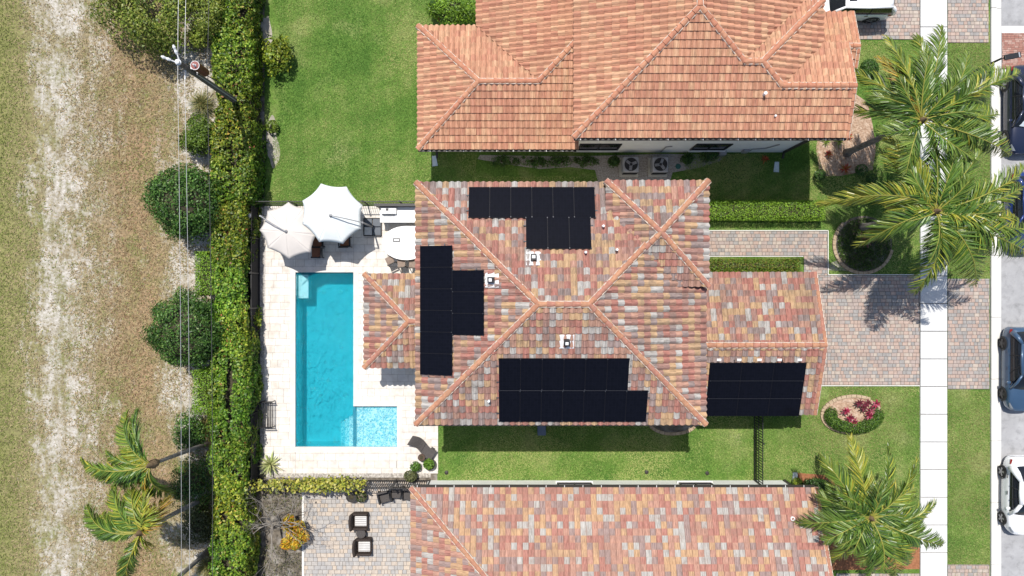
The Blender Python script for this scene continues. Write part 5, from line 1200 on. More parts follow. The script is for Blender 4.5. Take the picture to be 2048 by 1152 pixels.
palm('palm_tree', 'large coconut palm arching over the sidewalk above the driveway', b1, tB,
     [(1638,411,-.7,'y',-.20),(1716,491,-1.0,'m',-.16),(1830,585,-1.3,'m',.06),(1951,573,-1.4,'m',-.03),(2060,508,-1.0,'m',-.10),(2030,434,-.4,'y',-.05),(2060,458,-.6,'m',-.12),(2046,372,-.2,'m',-.10),(1760,302,-.2,'m',.06),(1773,276,.2,'y',.04),(1866,266,.3,'g'),(1918,280,.5,'g'),(1965,300,.2,'g'),(2050,335,.0,'m',-.08),(1815,330,1.0,'g'),(1780,420,-.2,'y',-.12),(1940,360,1.1,'g'),(1980,510,-.6,'g'),(1990,400,.3,'g'),(1890,540,-.9,'g')], 1.02, (-.15,.22,0), nfill=9, fill_len=2.6)
b2 = P(1651,968,0); tC = P(1736,1033,4.6)
palm('palm_tree', 'lower coconut palm beside the rose tiled house', b2, tC,
     [(1646,912,.2,'m'),(1700,874,.3,'y'),(1776,892,.2,'m'),(1832,920,.1,'m'),(1826,978,.5,'m'),(1870,1006,.0,'m'),(1596,1047,-.5,'g',-.10),(1660,1127,-.7,'m'),(1733,1158,-.8,'g'),(1788,1155,-.8,'m'),(1818,1128,-.7,'m'),(1886,1090,-.7,'g'),(1846,1062,.2,'g'),(1675,984,.9,'g'),(1760,970,1.2,'g'),(1800,1030,.8,'g'),(1690,1090,.0,'g'),(1640,990,-.1,'g')], .95, (.12,.15,0), nfill=15, fill_len=2.4)
# wind-combed palms in the field strip
def lpalm(label, base, top, tips, wind, leaf=.90):
    palm('palm_tree', label, base, top, tips, leaf, wind, .13, 36, 0, .1, .6, .055, 1.3, group='wind-combed palms beside the hedge')
lpalm('windblown palm in the field nearest the bright hedge', P(418,887), P(306,928,5.9), [(252,826,-.3,'m',.16),(274,822,-.3,'g',.05),(163,917,-.8,'m',.12),(192,940,-.9,'g',.1),(345,988,-1.4,'g',-.15),(308,984,-1.0,'o'),(262,890,.4,'y'),(215,905,.1,'m',.1),(235,965,-.9,'g',.1)], (-.45,-.3,0))
lpalm('windblown yellow and green palm lowest in the field', P(414,995), P(285,1062,6.0), [(174,1012,-.7,'g',.18),(192,1055,-.9,'g'),(228,971,-.3,'m'),(262,980,-.2,'m'),(298,965,-.4,'y'),(332,998,-.9,'o'),(300,1020,.5,'y'),(231,1028,.2,'g'),(249,1160,-.9,'m'),(300,1085,-.4,'y'),(262,1110,-.2,'y'),(205,1030,-.2,'m',.15)], (-.4,-.2,0))
lpalm('thin trunked palm cut by the bottom edge', P(415,1104), P(318,1190,5.9), [(250,1230,-.6,'m'),(280,1290,-.9,'g'),(400,1260,-.8,'g'),(360,1170,.2,'m'),(240,1180,-.5,'g')], (-.2,-.2,0))

# ------------------------------------------------------------------ hedges and shrubs
def sub(x0, x1): return x0, x1
hedge('boundary_hedge', -15.85, -14.02, -17.5, 4.6, 2.0, 52000, .165, GREEN_HEDGE, 'long tall leafy hedge dividing the field from the pool deck', [5,5,3.4,2.4,.6,.14], rough=.20, ls=1.7, ragged=True)
hedge('boundary_hedge', -15.85, -13.75, 4.62, 17.5, 2.0, 32000, .165, GREEN_HEDGE, 'tall leafy hedge between the utility pole and the upper lawn', [5,5,3.4,2.4,.6,.14], rough=.20, ls=1.7, ragged=True)
shrub('round_tree', 372, 402, 3.4, 1.85, 1.95, 17000, .125, DARK_TREE+[(.11,.20,.04),(.16,.25,.06)], 'upper dark green rounded tree beside the hedge', 'tree', 'clipped round trees by the hedge', zc=1.7, rough=.22, ls=2.4, low=-.5, weights=[4,4,3,2,2.0,1.2], clumps=85, cr=.25, core=.78)
shrub('round_tree', 378, 661, 3.4, 1.95, 2.0, 17000, .125, DARK_TREE+[(.11,.20,.04),(.16,.25,.06)], 'lower dark green rounded tree beside the hedge', 'tree', 'clipped round trees by the hedge', zc=1.7, rough=.22, ls=2.4, low=-.5, weights=[4,4,3,2,2.0,1.2], clumps=85, cr=.25, core=.78)
def pxhedge(name, x0, y0, x1, y1, h, n, size, pal, label, **k):
    a = P(x0, y1, h); c = P(x1, y0, h); return hedge(name, a.x, c.x, a.y, c.y, h, n, size, pal, label, **k)
pxhedge('small_hedge', 387, 503, 432, 590, 1.9, 7000, .085, BRIGHT, 'small bright green hedge block between the round trees')
pxhedge('small_hedge', 382, 742, 428, 826, 1.9, 7000, .085, BRIGHT, 'small bright green hedge block below the lower round tree')
pxhedge('box_hedge', 1405, 399, 1654, 440, .95, 15000, .07, BRIGHT, 'long clipped hedge above the front walk', rough=.05)
pxhedge('box_hedge', 1405, 517, 1604, 544, .75, 9000, .07, [(.12,.22,.02),(.18,.28,.03),(.07,.13,.015),(.24,.2,.04)], 'low clipped hedge between front walk and garage', rough=.05)
shrub('wild_tree', 322, 12, 3.4, 3.6, 2.9, 17000, .15, [(.15,.22,.03),(.22,.28,.04),(.08,.13,.02),(.29,.31,.07)], 'loose olive green tree at the upper left edge', 'tree', zc=1.2, low=-.2, core=0, clumps=34, cr=.26)
shrub('shrub', 425, 35, 2.6, 1.1, 1.6, 6000, .13, [(.18,.24,.03),(.11,.16,.02),(.26,.29,.05)], 'yellow green shrub against the hedge by the top edge', core=.4, clumps=14, cr=.42)
shrub('shrub', 402, 272, 1.8, .95, 1.25, 5500, .12, [(.10,.17,.02),(.15,.23,.025),(.06,.11,.015)], 'leafy shrub above the upper round tree', core=.6, clumps=12, cr=.45)
shrub('shrub', 378, 868, 1.5, .95, 1.0, 4200, .10, DARK_TREE+[(.12,.2,.03)], 'dark shrub above the windblown palms', core=.5, clumps=13, cr=.48)
shrub('shrub', 388, 962, 1.5, 1.25, 1.5, 5000, .11, DARK_TREE+[(.15,.17,.04)], 'dark shrub under the palm trunks beside the hedge', core=.5, clumps=13, cr=.48)
shrub('shrub', 397, 1045, 1.3, 1.0, 1.2, 3500, .11, [(.07,.09,.03),(.12,.13,.05),(.05,.07,.02)], 'olive shrub between the two lowest palm trunks', core=.5, clumps=13, cr=.48)
DRY = [(.22,.21,.07), (.15,.16,.05), (.30,.25,.10), (.10,.12,.035)]
for (px, py, L, lab) in ((403,207,1.0,'grass clump beside the pole'), (395,70,1.1,'grass clump under the top shrubs'), (408,858,1.1,'grass clump below the small bright hedge'), (375,945,1.0,'grass clump at the first palm trunk'), (400,1030,.9,'grass clump beside the middle palm trunk'), (415,1135,1.0,'grass clump at the bottom edge by the hedge')):
    tuft('ornamental_grass', px, py, 420, L, .028, DRY, 'tall olive '+lab, group='ornamental grass clumps along the hedge')
shrub('shrub', 557, 113, 1.3, .85, .95, 1500, .17, [(.19,.26,.02),(.28,.31,.03),(.11,.17,.02)], 'yellow green shrub at the upper lawn edge', core=.4, clumps=14, cr=.45)
shrub('shrub', 545, 252, .5, .3, .35, 250, .14, [(.15,.22,.02),(.10,.16,.02)], 'tiny leafy shrub on the upper lawn edge', rough=.3, core=.4)
shrub('shrub', 905, 22, 1.4, 1.15, .95, 4500, .12, [(.13,.24,.02),(.20,.33,.03),(.07,.14,.015)], 'bright green shrub against the pink tile roof', core=.6, clumps=16, cr=.42)
shrub('shrub', 870, 18, 1.2, .4, .5, 900, .12, DARK_TREE, 'small dark shrub beside the bright one on the upper lawn', rough=.3, depth=.5)
shrub('shrub', 1738, 137, .9, .5, .5, 2500, .075, DARK_TREE+[(.06,.12,.02)], 'small dark ball shrub under the upper palm', rough=.06)
# golden vine on the lower pool fence
t = thing('climbing_vine', (-11.2,-10.66,0), 'golden green vine climbing the black fence below the pool', 'vine')
n = 3600; X = rng.uniform(-14.1,-7.9,n); k = lump(np.stack([X,X*0,X*0],1), 2.2, 5); keep = rng.random(n) < np.clip(.62+.55*k,.08,1)*np.where(X > -8.6, .5, 1); X = X[keep]; n = len(X)
Z = rng.uniform(.35,1.95,n); C = np.stack([X, -10.66+rng.normal(size=n)*.13+.05, Z], 1); N = np.tile(np.array([0,.35,1.0]), (n,1))
link('foliage', leaves('foliage', C, N, .16, pick_cols(n, [(.40,.38,.05),(.28,.31,.04),(.16,.20,.03),(.46,.42,.10)]), .7), t)
b = MB()
for x in np.linspace(-13.6,-8.2,9): b.tube([(x,-10.62,0),(x+rnd.uniform(-.1,.1),-10.60,.8),(x+rnd.uniform(-.3,.3),-10.62,1.6)], .012, 5)
b.build('stems', M['twig'], t)
# agave, pots
rosette('agave', 541, 928, 34, .85, .10, [(.42,.44,.20),(.34,.40,.14),(.52,.50,.28)], 'variegated yellow agave on the pool deck corner', 'agave', up=.75, h0=.15, droop=.2)
M['pot'] = nmat('brown_pot', (.06,.035,.025), (.11,.07,.05), 6, .7); M['darkpot'] = nmat('dark_pot', (.03,.028,.025), (.06,.055,.05), 6, .6)
def pot(px, py, r, h, label, plant=None, n=14, L=.35, z0=.05, mat=None):
    p = P(px, py, h); t = thing('plant_pot', (p.x,p.y,z0), label, 'plant pot')
    b = MB(); b.lathe((p.x,p.y,z0), [(r*.7,0),(r*.95,h*.8),(r*1.05,h*.85),(r*1.05,h),(r*.88,h),(r*.85,h*.9)], 18); b.build('pot', mat or M['pot'], t, smooth=False)
    b = MB(); b.lathe((p.x,p.y,z0+h*.88), [(r*.86,0),(.01,.02)], 14); b.build('soil', M['twig'], t)
    if plant:
        C, N = dome_pts((p.x,p.y,z0+h), L, L, L*.8, 260, .3, 0, .8); link('foliage', leaves('foliage', C, N, .15, pick_cols(len(C), plant), .45), t)
pot(843, 915, .19, .35, 'small empty brown pot beside the lounger'); pot(832, 933, .21, .3, 'round pot with green plant at the deck edge', [(.10,.2,.03),(.16,.28,.05),(.05,.1,.02)], L=.28); pot(859, 928, .32, .4, 'largest dark pot with leafy plant near the lounger', [(.08,.17,.02),(.14,.26,.03)], L=.30, mat=M['darkpot'])
shrub('shrub', 822, 951, .8, .35, .3, 420, .12, [(.10,.12,.05),(.16,.17,.07)], 'greyish shrub at the fence end below the pots', rough=.3, core=.3)
# kerbed planting beds in front
M['bedstone'] = nmat('bed_edging_stone', (.34,.25,.16), (.46,.36,.25), 6, .9, .4, 40)
def bed(name, px, py, rx, ry, rot, label, arc=(0, 6.2832), n=34, mat=None, fullbed=True):
    c = G(px, py); t = thing(name, (*c, 0), label, 'planting bed'); rx /= 36; ry /= 36
    b = MB(); ring = [(c[0]+rx*math.cos(2*math.pi*k/40)*math.cos(rot)-ry*math.sin(2*math.pi*k/40)*math.sin(rot), c[1]+rx*math.cos(2*math.pi*k/40)*math.sin(rot)+ry*math.sin(2*math.pi*k/40)*math.cos(rot)) for k in range(40)]
    b.prism(ring, -.01, .05); b.build('bed_soil', mat or M['soil'], t)
    for k in range(n):
        a = arc[0]+(arc[1]-arc[0])*(k+.5)/n; p = Vector((c[0]+rx*math.cos(a)*math.cos(rot)-ry*math.sin(a)*math.sin(rot), c[1]+rx*math.cos(a)*math.sin(rot)+ry*math.sin(a)*math.cos(rot), 0))
        tg = Vector((-rx*math.sin(a)*math.cos(rot)-ry*math.cos(a)*math.sin(rot), -rx*math.sin(a)*math.sin(rot)+ry*math.cos(a)*math.cos(rot), 0)); l = tg.length*(arc[1]-arc[0])/n; tg.normalize(); nn = Vector((-tg.y, tg.x, 0))
        b = MB(); b.obox(p+Vector((0,0,.05)), tg*l*.47, nn*.085, Vector((0,0,.06+rnd.uniform(0,.01)))); b.build('edging_stone', M['bedstone'], t, bevel=.012)
    return t
bed('planting_bed', 1725, 489, 58, 57, 0, 'stone edged oval bed under the large coconut palm', arc=(2.3, 6.1), n=22)
bed('planting_bed', 1703, 828, 60, 36, .05, 'stone edged oval bed on the lower front lawn', arc=(.9, 4.6), n=22, mat=M['mulch'])
bed('planting_bed', 1345, 845, 46, 22, 0, 'small stone edged bed under the lower eave of the central house', n=26)
C = []; 
t = thing('ground_cover', (*G(1725,489),0), 'dark green low plants filling the oval bed under the palm', 'ground cover'); c = G(1725,489); n = 5200
r = np.sqrt(rng.random(n)); th = rng.uniform(0,6.283,n); C = np.stack([c[0]+1.48*r*np.cos(th), c[1]+1.46*r*np.sin(th), .10+.16*rng.random(n)], 1)
link('foliage', leaves('foliage', C, np.tile([0,0,1.0],(n,1)), .10, pick_cols(n, [(.04,.09,.015),(.07,.13,.02),(.10,.17,.03)]), .4, .9), t)
rosette('cordyline', 1731, 480, 30, .62, .085, [(.16,.045,.05),(.10,.03,.035),(.26,.12,.11),(.30,.17,.14)], 'dark purple cordyline in the oval bed under the palm', up=.8, h0=.2)
# crescent hedge and red plants of the lower bed
t = thing('crescent_hedge', (*G(1700,840),0), 'dense dark green crescent hedge in the lower front bed', 'hedge'); c = G(1703,828); Cs, Ns = [], []
for k in range(26):
    a = math.radians(165+ (372-165)*k/25); q = (c[0]+1.28*math.cos(a), c[1]-.05+.66*math.sin(a), .28); A, B_ = dome_pts(q, .36, .34, .34, 330, .15, -.2, .3); Cs.append(A); Ns.append(B_)
Cs = np.concatenate(Cs); Ns = np.concatenate(Ns); Cs[:,2] = np.maximum(Cs[:,2], .04)
link('foliage', leaves('foliage', Cs, Ns, .065, pick_cols(len(Cs), [(.05,.12,.015),(.09,.19,.02),(.035,.08,.012),(.14,.24,.03)])), t)
b = MB()
for k in range(26): a = math.radians(165+(372-165)*k/25); b.lathe((c[0]+1.28*math.cos(a), c[1]-.05+.66*math.sin(a), 0), [(.24,0),(.24,.35),(.02,.48)], 8)  # dark fillers stand in for the shade inside the crescent
b.build('dark_core', M['twig'], t)
RED = [(.34,.03,.07),(.24,.02,.05),(.13,.025,.04),(.42,.12,.16)]
spots = [(1692,822),(1700,836),(1708,845),(1742,822),(1738,832),(1752,808),(1735,806),(1728,815),(1718,806)]
DIST = ['nearest the stone edging','second along the front of the lower bed','lowest of the red plants in the lower bed','right of the crescent hedge','lower right among the red plants','outermost right one in the lower bed','topmost right one in the lower bed','in the middle of the lower bed','darkest one at the back of the lower bed']
for k, (px, py) in enumerate(spots): rosette('ti_plant', px, py, 13, .34, .085, RED if k not in (6,7,8) else [(.12,.03,.035),(.18,.03,.05)], 'red ti plant '+DIST[k], group='red ti plants in the lower bed', up=.6, h0=.35)
# mulch bed plants by the upper palm
BRO = [(.40,.06,.03),(.50,.14,.04),(.28,.05,.03),(.32,.16,.03)]
for k, (px, py, lab) in enumerate(((1657,333-25,'small red bromeliad left in the wood chip bed'),(1690,338,'largest red bromeliad low in the wood chip bed'),(1698,272,'red bromeliad at the pink house corner'),(1694,258,'red bromeliad under the pink roof edge'),(1530,318,'dark red bromeliad by the white wall of the pink house'))):
    rosette('bromeliad', px, py, 26 if k == 1 else 16, .42 if k == 1 else .3, .06, BRO, lab, group='red bromeliads', up=.6, h0=.1)
for k, (px, py, lab) in enumerate(((1652,283,'green strap leaf plant at the pink house corner'),(1678,284,'second green strap leaf plant at the pink house corner'))): rosette('strap_leaf_plant', px, py, 18, .4, .045, [(.16,.25,.03),(.24,.31,.05)], lab, up=.7, h0=.1)
for k, (px, py, lab) in enumerate(((1742,357,'small shrub under the palm at the mulch edge'),(1640,350,'grey green seedling plant at the lower mulch corner'),(1722,340,'low shrub at the mulch bed rim'))): shrub('shrub', px, py, .45, .35, .3, 420, .09, DARK_TREE+[(.1,.16,.05)], lab, rough=.3, core=.3)
# dark shade plants along the wall of the pink house
for k, (px, py, w, lab) in enumerate(((1010,322,.9,'first low shade shrub along the pink house wall'),(1065,322,.9,'second low shade shrub along the pink house wall'),(1120,323,.8,'third low shade shrub along the pink house wall'),(1172,322,.7,'low shade shrub beside the first air conditioner'),(1228,322,.35,'low shade shrub left of the left air conditioner'),(1418,312,.6,'low shade shrub below the right window'),(1375,318,.35,'low shade shrub right of the right air conditioner'))): shrub('shrub', px, py, .42, w, .30, 900, .10, DARK_TREE+[(.08,.13,.03)], lab, group='shade shrubs by the white wall', core=.3, clumps=14, cr=.6)
# lower house planting
shrub('shrub', 1635, 975, .9, .8, .55, 3200, .08, DARK_TREE, 'dark shrub mass beside the lower house corner', rough=.25, depth=.4)
shrub('shrub', 1650, 1010, .9, .7, .8, 2500, .08, DARK_TREE, 'second dark shrub mass along the lower house side', rough=.25, depth=.4)
shrub('shrub', 1594, 965, .6, .25, .3, 350, .10, [(.3,.36,.04),(.2,.28,.03)], 'small lime green shrub at the lower house corner', rough=.3, core=.4)
for k, (px, py, lab) in enumerate(((1785,1105,'low green shrub in the red mulch'),(1815,1110,'low shrub in the red mulch by the sidewalk'),(1748,1128,'low shrub at the bottom of the red mulch bed'))): tuft('liriope', px, py, 260, .5, .022, [(.09,.16,.03),(.15,.22,.05),(.06,.11,.02)], lab.replace('shrub','grassy plant'), 'plant', 'grassy plants in the red mulch')
# ------------------------------------------------------------------ bare tree and croton by the lower patio
t = thing('bare_tree', P(556,1035,0), 'leafless grey tree beside the lower patio', 'tree'); b = MB(); b2 = MB()
rb = random.Random(5)
def branch(mb, p, d, L, r, depth):
    pts = [p]; rr = [r]; n = 5; q = p.copy(); dd = d.copy()
    for k in range(n):
        dd = (dd+Vector((rb.uniform(-.28,.28), rb.uniform(-.28,.28), rb.uniform(-.18,.16)))).normalized(); q = q+dd*L/n
        if q.z < .15: q.z = .15; dd.z = abs(dd.z)
        pts.append(q.copy()); rr.append(r*(1-.55*(k+1)/n))
    mb.tube(pts, rr, 6 if r > .02 else 4, caps=False)
    if depth <= 0: return
    for k in range(rb.choice((2,3,3))):
        i = rb.randrange(2, n+1); nd = (pts[i]-pts[i-1]).normalized(); nd = (nd+Vector((rb.uniform(-.9,.9), rb.uniform(-.9,.9), rb.uniform(-.35,.3)))).normalized()
        branch(b2 if depth <= 2 else mb, pts[i], nd, L*rb.uniform(.5,.8), rr[i]*.72, depth-1)
base = P(556,1035,0); tops = base+Vector((0,0,.9)); b.tube([base, base+Vector((.03,.02,.5)), tops], [.13,.11,.10], 10)
for k in range(11):
    a = k*2*math.pi/11+rb.uniform(-.4,.4); branch(b, tops, Vector((math.cos(a), math.sin(a), rb.uniform(.3,1.2))).normalized(), rb.uniform(1.3,2.1)*(1.0+.35*math.cos(a)), .042, 5)
b.build('trunk', M['bark'], t); tag(b2.build('twigs', M['bark'], t), kind='stuff')
t = thing('croton', P(592,1072,0), 'orange and yellow croton under the bare tree', 'shrub'); p = P(590,1068,.7)
Cs, Ns = [], []
for (dx, dy, r) in ((0,0,.45),(-.3,.5,.34),(.25,.4,.3),(-.4,-.5,.32),(.42,-.15,.36),(.2,.0,.42),(-.3,.8,.26),(.1,-.5,.3)): A, B_ = dome_pts((p.x+dx,p.y+dy,.7), r, r, .5, 260, .2, -.2, .6); Cs.append(A); Ns.append(B_)
Cs = np.concatenate(Cs); Ns = np.concatenate(Ns); link('foliage', leaves('foliage', Cs, Ns, .22, pick_cols(len(Cs), [(.60,.33,.02),(.66,.45,.03),(.46,.18,.02),(.30,.30,.03)]), .28), t)
b = MB(); b.lathe((p.x,p.y,0), [(.05,0),(.04,.7)], 6); b.build('stem', M['twig'], t)
n = 2600; C = np.stack([rng.uniform(-14.3,-11.7,n), rng.uniform(-17,-11,n), rng.uniform(.02,.35,n)], 1); keep = lump(C, 1.1, 31) > -.1; C = C[keep]
tag(link('undergrowth', leaves('undergrowth', C, np.tile([0,0,1.0],(len(C),1)), .12, pick_cols(len(C), [(.13,.14,.05),(.20,.17,.08),(.08,.10,.03)]), .3, .9)), 'sparse olive undergrowth below the bare tree', 'undergrowth', kind='stuff')
# ------------------------------------------------------------------ utility pole and wires
px_, py_ = P(357,125,8.0).x, P(357,125,8.0).y
t = thing('utility_pole', (px_,py_,0), 'tall dark utility pole with red transformer above the hedge', 'utility pole')
b = MB(); b.tube([(px_,py_,0),(px_,py_,8.0)], [.17,.12], 12); b.build('pole', nmat('pole_wood', (.07,.065,.06), (.14,.125,.11), 4, .8), t)
M['insul'] = flat('white_insulator', (.72,.73,.74), .35); M['trafo'] = nmat('transformer_red', (.085,.022,.018), (.12,.032,.025), 3, .5)
tx, ty = px_+.40, py_+.10
b = MB(); b.lathe((tx,ty,6.25), [(.02,0),(.19,.02),(.20,.06),(.20,.98),(.21,1.0),(.21,1.04),(.18,1.06)], 22); tr = b.build('transformer', M['trafo'], t)
b = MB(); b.lathe((tx,ty,7.29), [(.205,0),(.205,.03),(.185,.03),(.185,.0)], 22); b.build('rim', M['insul'], tr)
b = MB(); b.lathe((tx,ty,7.312), [(.185,0),(.01,.02)], 22); b.build('lid', nmat('transformer_lid', (.20,.06,.055), (.27,.10,.09), 4, .6), tr)
b = MB(); b.lathe((tx+.02,ty-.02,7.32), [(.06,0),(.055,.06),(.035,.08),(.035,.2),(.015,.22)], 12); b.build('bushing', M['insul'], tr)
b = MB(); b.bar((px_,py_,7.1),(tx,ty,7.1),.08,.06); b.bar((px_,py_,6.5),(tx,ty,6.5),.08,.06); b.build('bracket', M['steel'], t)
for (dx, dy, dz, L) in ((-.25,.10,8.7,.55),(-.05,.35,8.6,.5)):
    b = MB(); s0 = Vector((px_,py_,7.75)); e0 = Vector((px_+dx*1.7,py_+dy*1.3,8.05)); b.tube([s0,e0], .03, 6); b.build('arm', M['insul'], t)
    b = MB(); d = (e0-s0).normalized(); b.tube([e0-d*.1, e0, e0+d*.1, e0+d*.2, e0+d*.3], [.05,.075,.05,.075,.03], 10); b.build('insulator', M['insul'], t)
b = MB(); b.lathe((px_,py_,8.0), [(.13,0),(.13,.03),(.10,.05),(.10,.14),(.02,.18)], 12); b.build('pole_cap', M['insul'], t)
b = MB(); b.bar((px_-.02,py_-.02,7.3),(px_-.02,py_-.55,7.35),.05,.05); b.build('side_arm', M['insul'], t)
b = MB(); b.tube([(tx+.1,ty-.15,6.3),(tx+.35,ty-.25,5.7),(tx+.2,ty-.2,4.4)], .025, 6); b.build('drop_cable', M['black'], t)
b = MB(); b.tube([(px_+.16,py_-.08,.3),(px_+.16,py_-.08,6.6)], .03, 6); b.build('riser_pipe', M['plastic_grey'], t)
M['wire'] = flat('aluminium_wire', (.50,.51,.52), .4, .5, .5); M['wiredark'] = flat('dark_cable', (.05,.05,.05), .6)
for (x, z, sag, mat, r, lab) in ((px_-.02, 8.05, .35, 'wire', .010, 'bright overhead wire, leftmost of the three'), (px_-.02, 7.42, .5, 'wire', .010, 'bright overhead wire, middle of the three'), (px_+.05, 5.3, .6, 'wiredark', .014, 'thin dark overhead cable closest to the hedge')):
    b = MB(); pts = []
    for k in range(41):
        y = -45+90*k/40; dy = y-py_; L = 42.0; u = dy/L; f = abs(u); f = f-math.floor(f)
        pts.append((x, y, z-sag*4*f*(1-f)))
    b.tube(pts, r, 6); tag(b.build('overhead_wire', M[mat]), lab, 'wire', 'overhead wires along the hedge')
# ------------------------------------------------------------------ air conditioners, splash blocks, lids
M['acgrey'] = nmat('ac_grey', (.30,.30,.31), (.38,.38,.39), 4, .5, 0); M['acpad'] = nmat('ac_pad', (.42,.40,.34), (.52,.50,.43), 4, .9, .2)
for (px, lab, rot) in ((1262,'left grey air conditioner on its concrete pad',.4), (1321,'right grey air conditioner on its concrete pad',1.2)):
    p = P(px, 329, .8); t = thing('air_conditioner', (p.x,p.y,0), lab, 'air conditioner', 'air conditioners by the white wall')
    b = MB(); b.box(p.x-.52,p.x+.52,p.y-.55,p.y+.50,0,.10); b.build('pad', M['acpad'], t, bevel=.01)
    b = MB(); b.box(p.x-.43,p.x+.43,p.y-.43,p.y+.43,.10,.82); cab = b.build('cabinet', M['acgrey'], t, bevel=.08)
    for k in range(10):
        z = .18+k*.06; b = MB(); b.box(p.x-.40,p.x+.40,p.y-.445,p.y-.432,z,z+.025); b.build('louvre', M['black'], cab)
    b = MB(); b.lathe((p.x,p.y,.822), [(.36,0),(.36,.02),(.01,.021)], 28); b.build('fan_well', M['black'], t)
    for k in range(3):
        a = rot+k*2.094; u = Vector((math.cos(a),math.sin(a),0)); v = Vector((-math.sin(a),math.cos(a),.25)); b = MB(); b.obox(Vector((p.x,p.y,.86))+u*.18, u*.14, v*.075, u.cross(v)*.006); b.build('fan_blade', M['plastic_grey'], t)
    b = MB(); b.lathe((p.x,p.y,.845), [(.08,0),(.08,.03),(.02,.04)], 14); b.build('fan_hub', M['black'], t)
    g = MB()
    for rr in (.12,.20,.28,.355):
        ring = [(p.x+rr*math.cos(2*math.pi*k/28), p.y+rr*math.sin(2*math.pi*k/28), .90-.05*rr) for k in range(29)]; g.tube(ring, .005, 4, caps=False)
    g.build('fan_guard', M['black'], t)
for (px, py, rot, lab) in ((869,322,.12,'pale splash block at the pink house west corner'), (1553,334,-.05,'pale splash block at the pink house east corner'), (1797,397,.1,'pale slotted drain cover on the lawn by the palm'), (1590,955,0,'pale splash block at the lower house corner')):
    p = P(px, py, .05); t = thing('splash_block', (p.x,p.y,.01), lab, 'splash block', None, rot); b = MB()
    b.add([(-.11,.28,0),(.11,.28,0),(.15,-.28,0),(-.15,-.28,0),(-.11,.28,.09),(.11,.28,.09),(.15,-.28,.05),(-.15,-.28,.05),(-.07,.24,.07),(.07,.24,.07),(.11,-.27,.03),(-.11,-.27,.03)],
          [(0,1,5,4),(1,2,6,5),(2,3,7,6),(3,0,4,7),(4,5,9,8),(5,6,10,9),(7,4,8,11),(8,9,10,11),(6,7,11,10)]); b.build('trough', flat('pale_plastic', (.60,.68,.70), .5), t, local=True)
p = P(1755,392,.3); t = thing('utility_box', (p.x,p.y,0), 'grey utility box on the lawn left of the palm', 'utility box'); b = MB(); b.box(p.x-.16,p.x+.16,p.y-.26,p.y+.20,0,.45); b.build('cabinet', M['plastic_grey'], t, bevel=.03); b = MB(); b.box(p.x-.17,p.x+.17,p.y-.27,p.y+.21,.451,.48); b.build('lid', M['acgrey'], t, bevel=.02)
p = P(1356,333); t = thing('valve_box', (p.x,p.y,0), 'round green valve box lid beside the right air conditioner', 'valve box'); b = MB(); b.lathe((p.x,p.y,0), [(.15,0),(.15,.03),(.12,.04),(.01,.045)], 16); b.build('lid', flat('green_lid', (.03,.13,.11), .6), t)
for k, (px, py) in enumerate(((1293,944),(1414,946),(893,945))):
    p = P(px, py); t = thing('sprinkler_head', (p.x,p.y,0), 'small grey sprinkler head on the lower lawn, '+('left of the middle','right one near the fence','leftmost beside the pots')[k], 'sprinkler', 'sprinklers on the lower lawn'); b = MB(); b.lathe((p.x,p.y,0), [(.11,0),(.11,.05),(.07,.06),(.07,.10),(.01,.11)], 14); b.build('cap', M['bronze'], t)
t = thing('garden_hose', (*G(886,40),0), 'orange hose loop beside the bright shrub on the upper lawn', 'hose'); c = G(886,40); b = MB(); b.tube([(c[0]+.22*math.cos(a/8), c[1]+.28*math.sin(a/8), .25) for a in range(8,44)], .025, 6); b.build('coil', flat('orange_hose', (.45,.17,.05), .5), t)
# ------------------------------------------------------------------ street lamp
b0 = P(2003,117,4.6); t = thing('street_lamp', (b0.x-.0,b0.y,0), 'black street lamp head leaning over the brick crossing', 'street lamp')
b = MB(); b.tube([(b0.x,b0.y,0),(b0.x,b0.y,4.6)], [.075,.05], 10); b.lathe((b0.x,b0.y,0), [(.16,0),(.16,.25),(.09,.4)], 12); b.build('pole', M['black'], t)
e = P(2033,110,4.75); b = MB(); b.bar((b0.x,b0.y,4.55), (b0.x+.35,b0.y+.06,4.62), .06, .05); b.build('arm', M['black'], t)
b = MB(); d = Vector((e.x-b0.x,e.y-b0.y,0)).normalized(); sd = Vector((-d.y,d.x,0)); b.obox(Vector((b0.x,b0.y,4.66))+d*.50, d*.40, sd*.13, Vector((0,0,.05))); b.build('lamp_head', M['black'], t, bevel=.02)
b = MB(); b.obox(Vector((b0.x,b0.y,4.715))+d*.80, d*.03, sd*.12, Vector((0,0,.01))); b.build('reflector_strip', M['steel'], t)
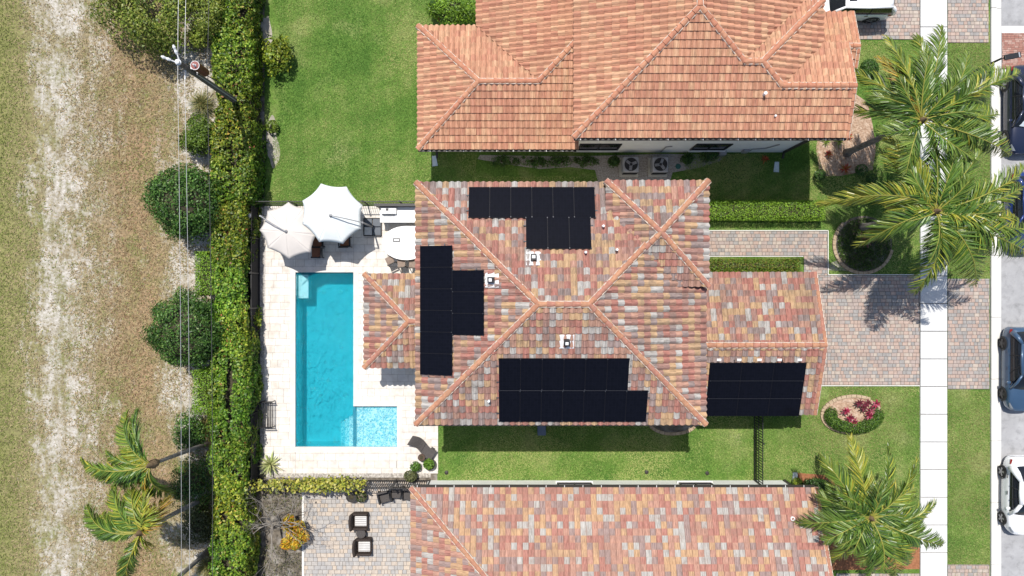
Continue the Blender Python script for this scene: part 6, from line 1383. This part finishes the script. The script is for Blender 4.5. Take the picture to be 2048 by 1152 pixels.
# ------------------------------------------------------------------ lower patio furniture
M['towel'] = nmat('striped_cushion', (.54,.53,.51), (.64,.63,.61), 3, .9, .2, 30)
def armchair(px, py, rot, label):
    p = P(px, py, .4); t = thing('wicker_armchair', (p.x,p.y,.05), label, 'armchair', 'wicker armchairs on the lower patio', rot)
    b = MB(); b.box(-.38,.40,-.40,.40,.08,.30); b.build('seat_base', M['wicker'], t, local=True, bevel=.05)
    b = MB(); b.box(-.30,.34,-.27,.27,.302,.40); cu = b.build('cushion', M['towel'], t, local=True, bevel=.03)
    for k in range(5): b = MB(); b.box(-.28,.32,-.22+k*.10,-.19+k*.10,.402,.406); b.build('stripe', flat('stripe_grey', (.22,.21,.20), .9), cu, local=True)
    b = MB(); b.grid(lambda u, v: (-.36-.10*v-.10*math.cos((u-.5)*2.4)+.08, (-.43+.86*u), .25+.50*v), 8, 4); o = b.build('backrest', M['wicker'], t, smooth=True, local=True); m = o.modifiers.new('s','SOLIDIFY'); m.thickness = .10
    for s_ in (-1,1): b = MB(); b.box(-.40,.40,s_*.40-.06,s_*.40+.06,.10,.56); b.build('armrest', M['wicker'], t, local=True, bevel=.05)
    for sx in (-.32,.34):
        for sy in (-.34,.34): b = MB(); b.box(sx-.03,sx+.03,sy-.03,sy+.03,0,.08); b.build('foot', M['black'], t, local=True)
armchair(721, 1042, .0, 'upper brown wicker armchair with white striped cushion'); armchair(728, 1093, .0, 'lower brown wicker armchair with white striped cushion')
p = P(722,1067,.45); t = thing('side_table', (p.x,p.y,.05), 'round dark side table between the wicker armchairs', 'table'); b = MB(); b.lathe((p.x,p.y,.45), [(.25,0),(.26,.02),(.26,.045),(.24,.05),(.24,.04)], 22); b.build('tabletop', M['greywicker'], t); b = MB(); b.lathe((p.x,p.y,.05), [(.22,0),(.16,.2),(.18,.4)], 16); b.build('base', M['wicker'], t)
def dark_chair(px, py, rot, label):
    p = P(px, py, .45); t = thing('dark_chair', (p.x,p.y,.05), label, 'chair', 'dark chairs under the fence', rot)
    b = MB(); b.box(-.30,.30,-.30,.30,.30,.42); b.build('seat', M['greywicker'], t, local=True, bevel=.05)
    b = MB(); b.obox((0,.32,.62), (.30,0,0), (0,.05,0), (0,.05,.25)); b.build('backrest', M['greywicker'], t, local=True, bevel=.03)
    for s_ in (-1,1): b = MB(); b.box(s_*.33-.05,s_*.33+.05,-.30,.32,.06,.60); b.build('armrest', M['black'], t, local=True, bevel=.02)
    for sx in (-.26,.26):
        for sy in (-.26,.26): b = MB(); b.box(sx-.03,sx+.03,sy-.03,sy+.03,0,.30); b.build('leg', M['black'], t, local=True)
dark_chair(770,994,.25,'leftmost dark chair below the vine fence'); dark_chair(793,986,.0,'middle dark chair below the vine fence'); dark_chair(816,990,-.25,'dark chair tucked under the lower house eave')
pot(703, 994, .28, .45, 'dark round pot on the lower patio beside the fence', None, mat=M['darkpot'])
shrub('shrub', 722, 992, .6, .3, .3, 350, .11, [(.10,.13,.04),(.2,.15,.1),(.07,.1,.03)], 'small mixed plant beside the dark pot on the lower patio', rough=.3, core=.3)
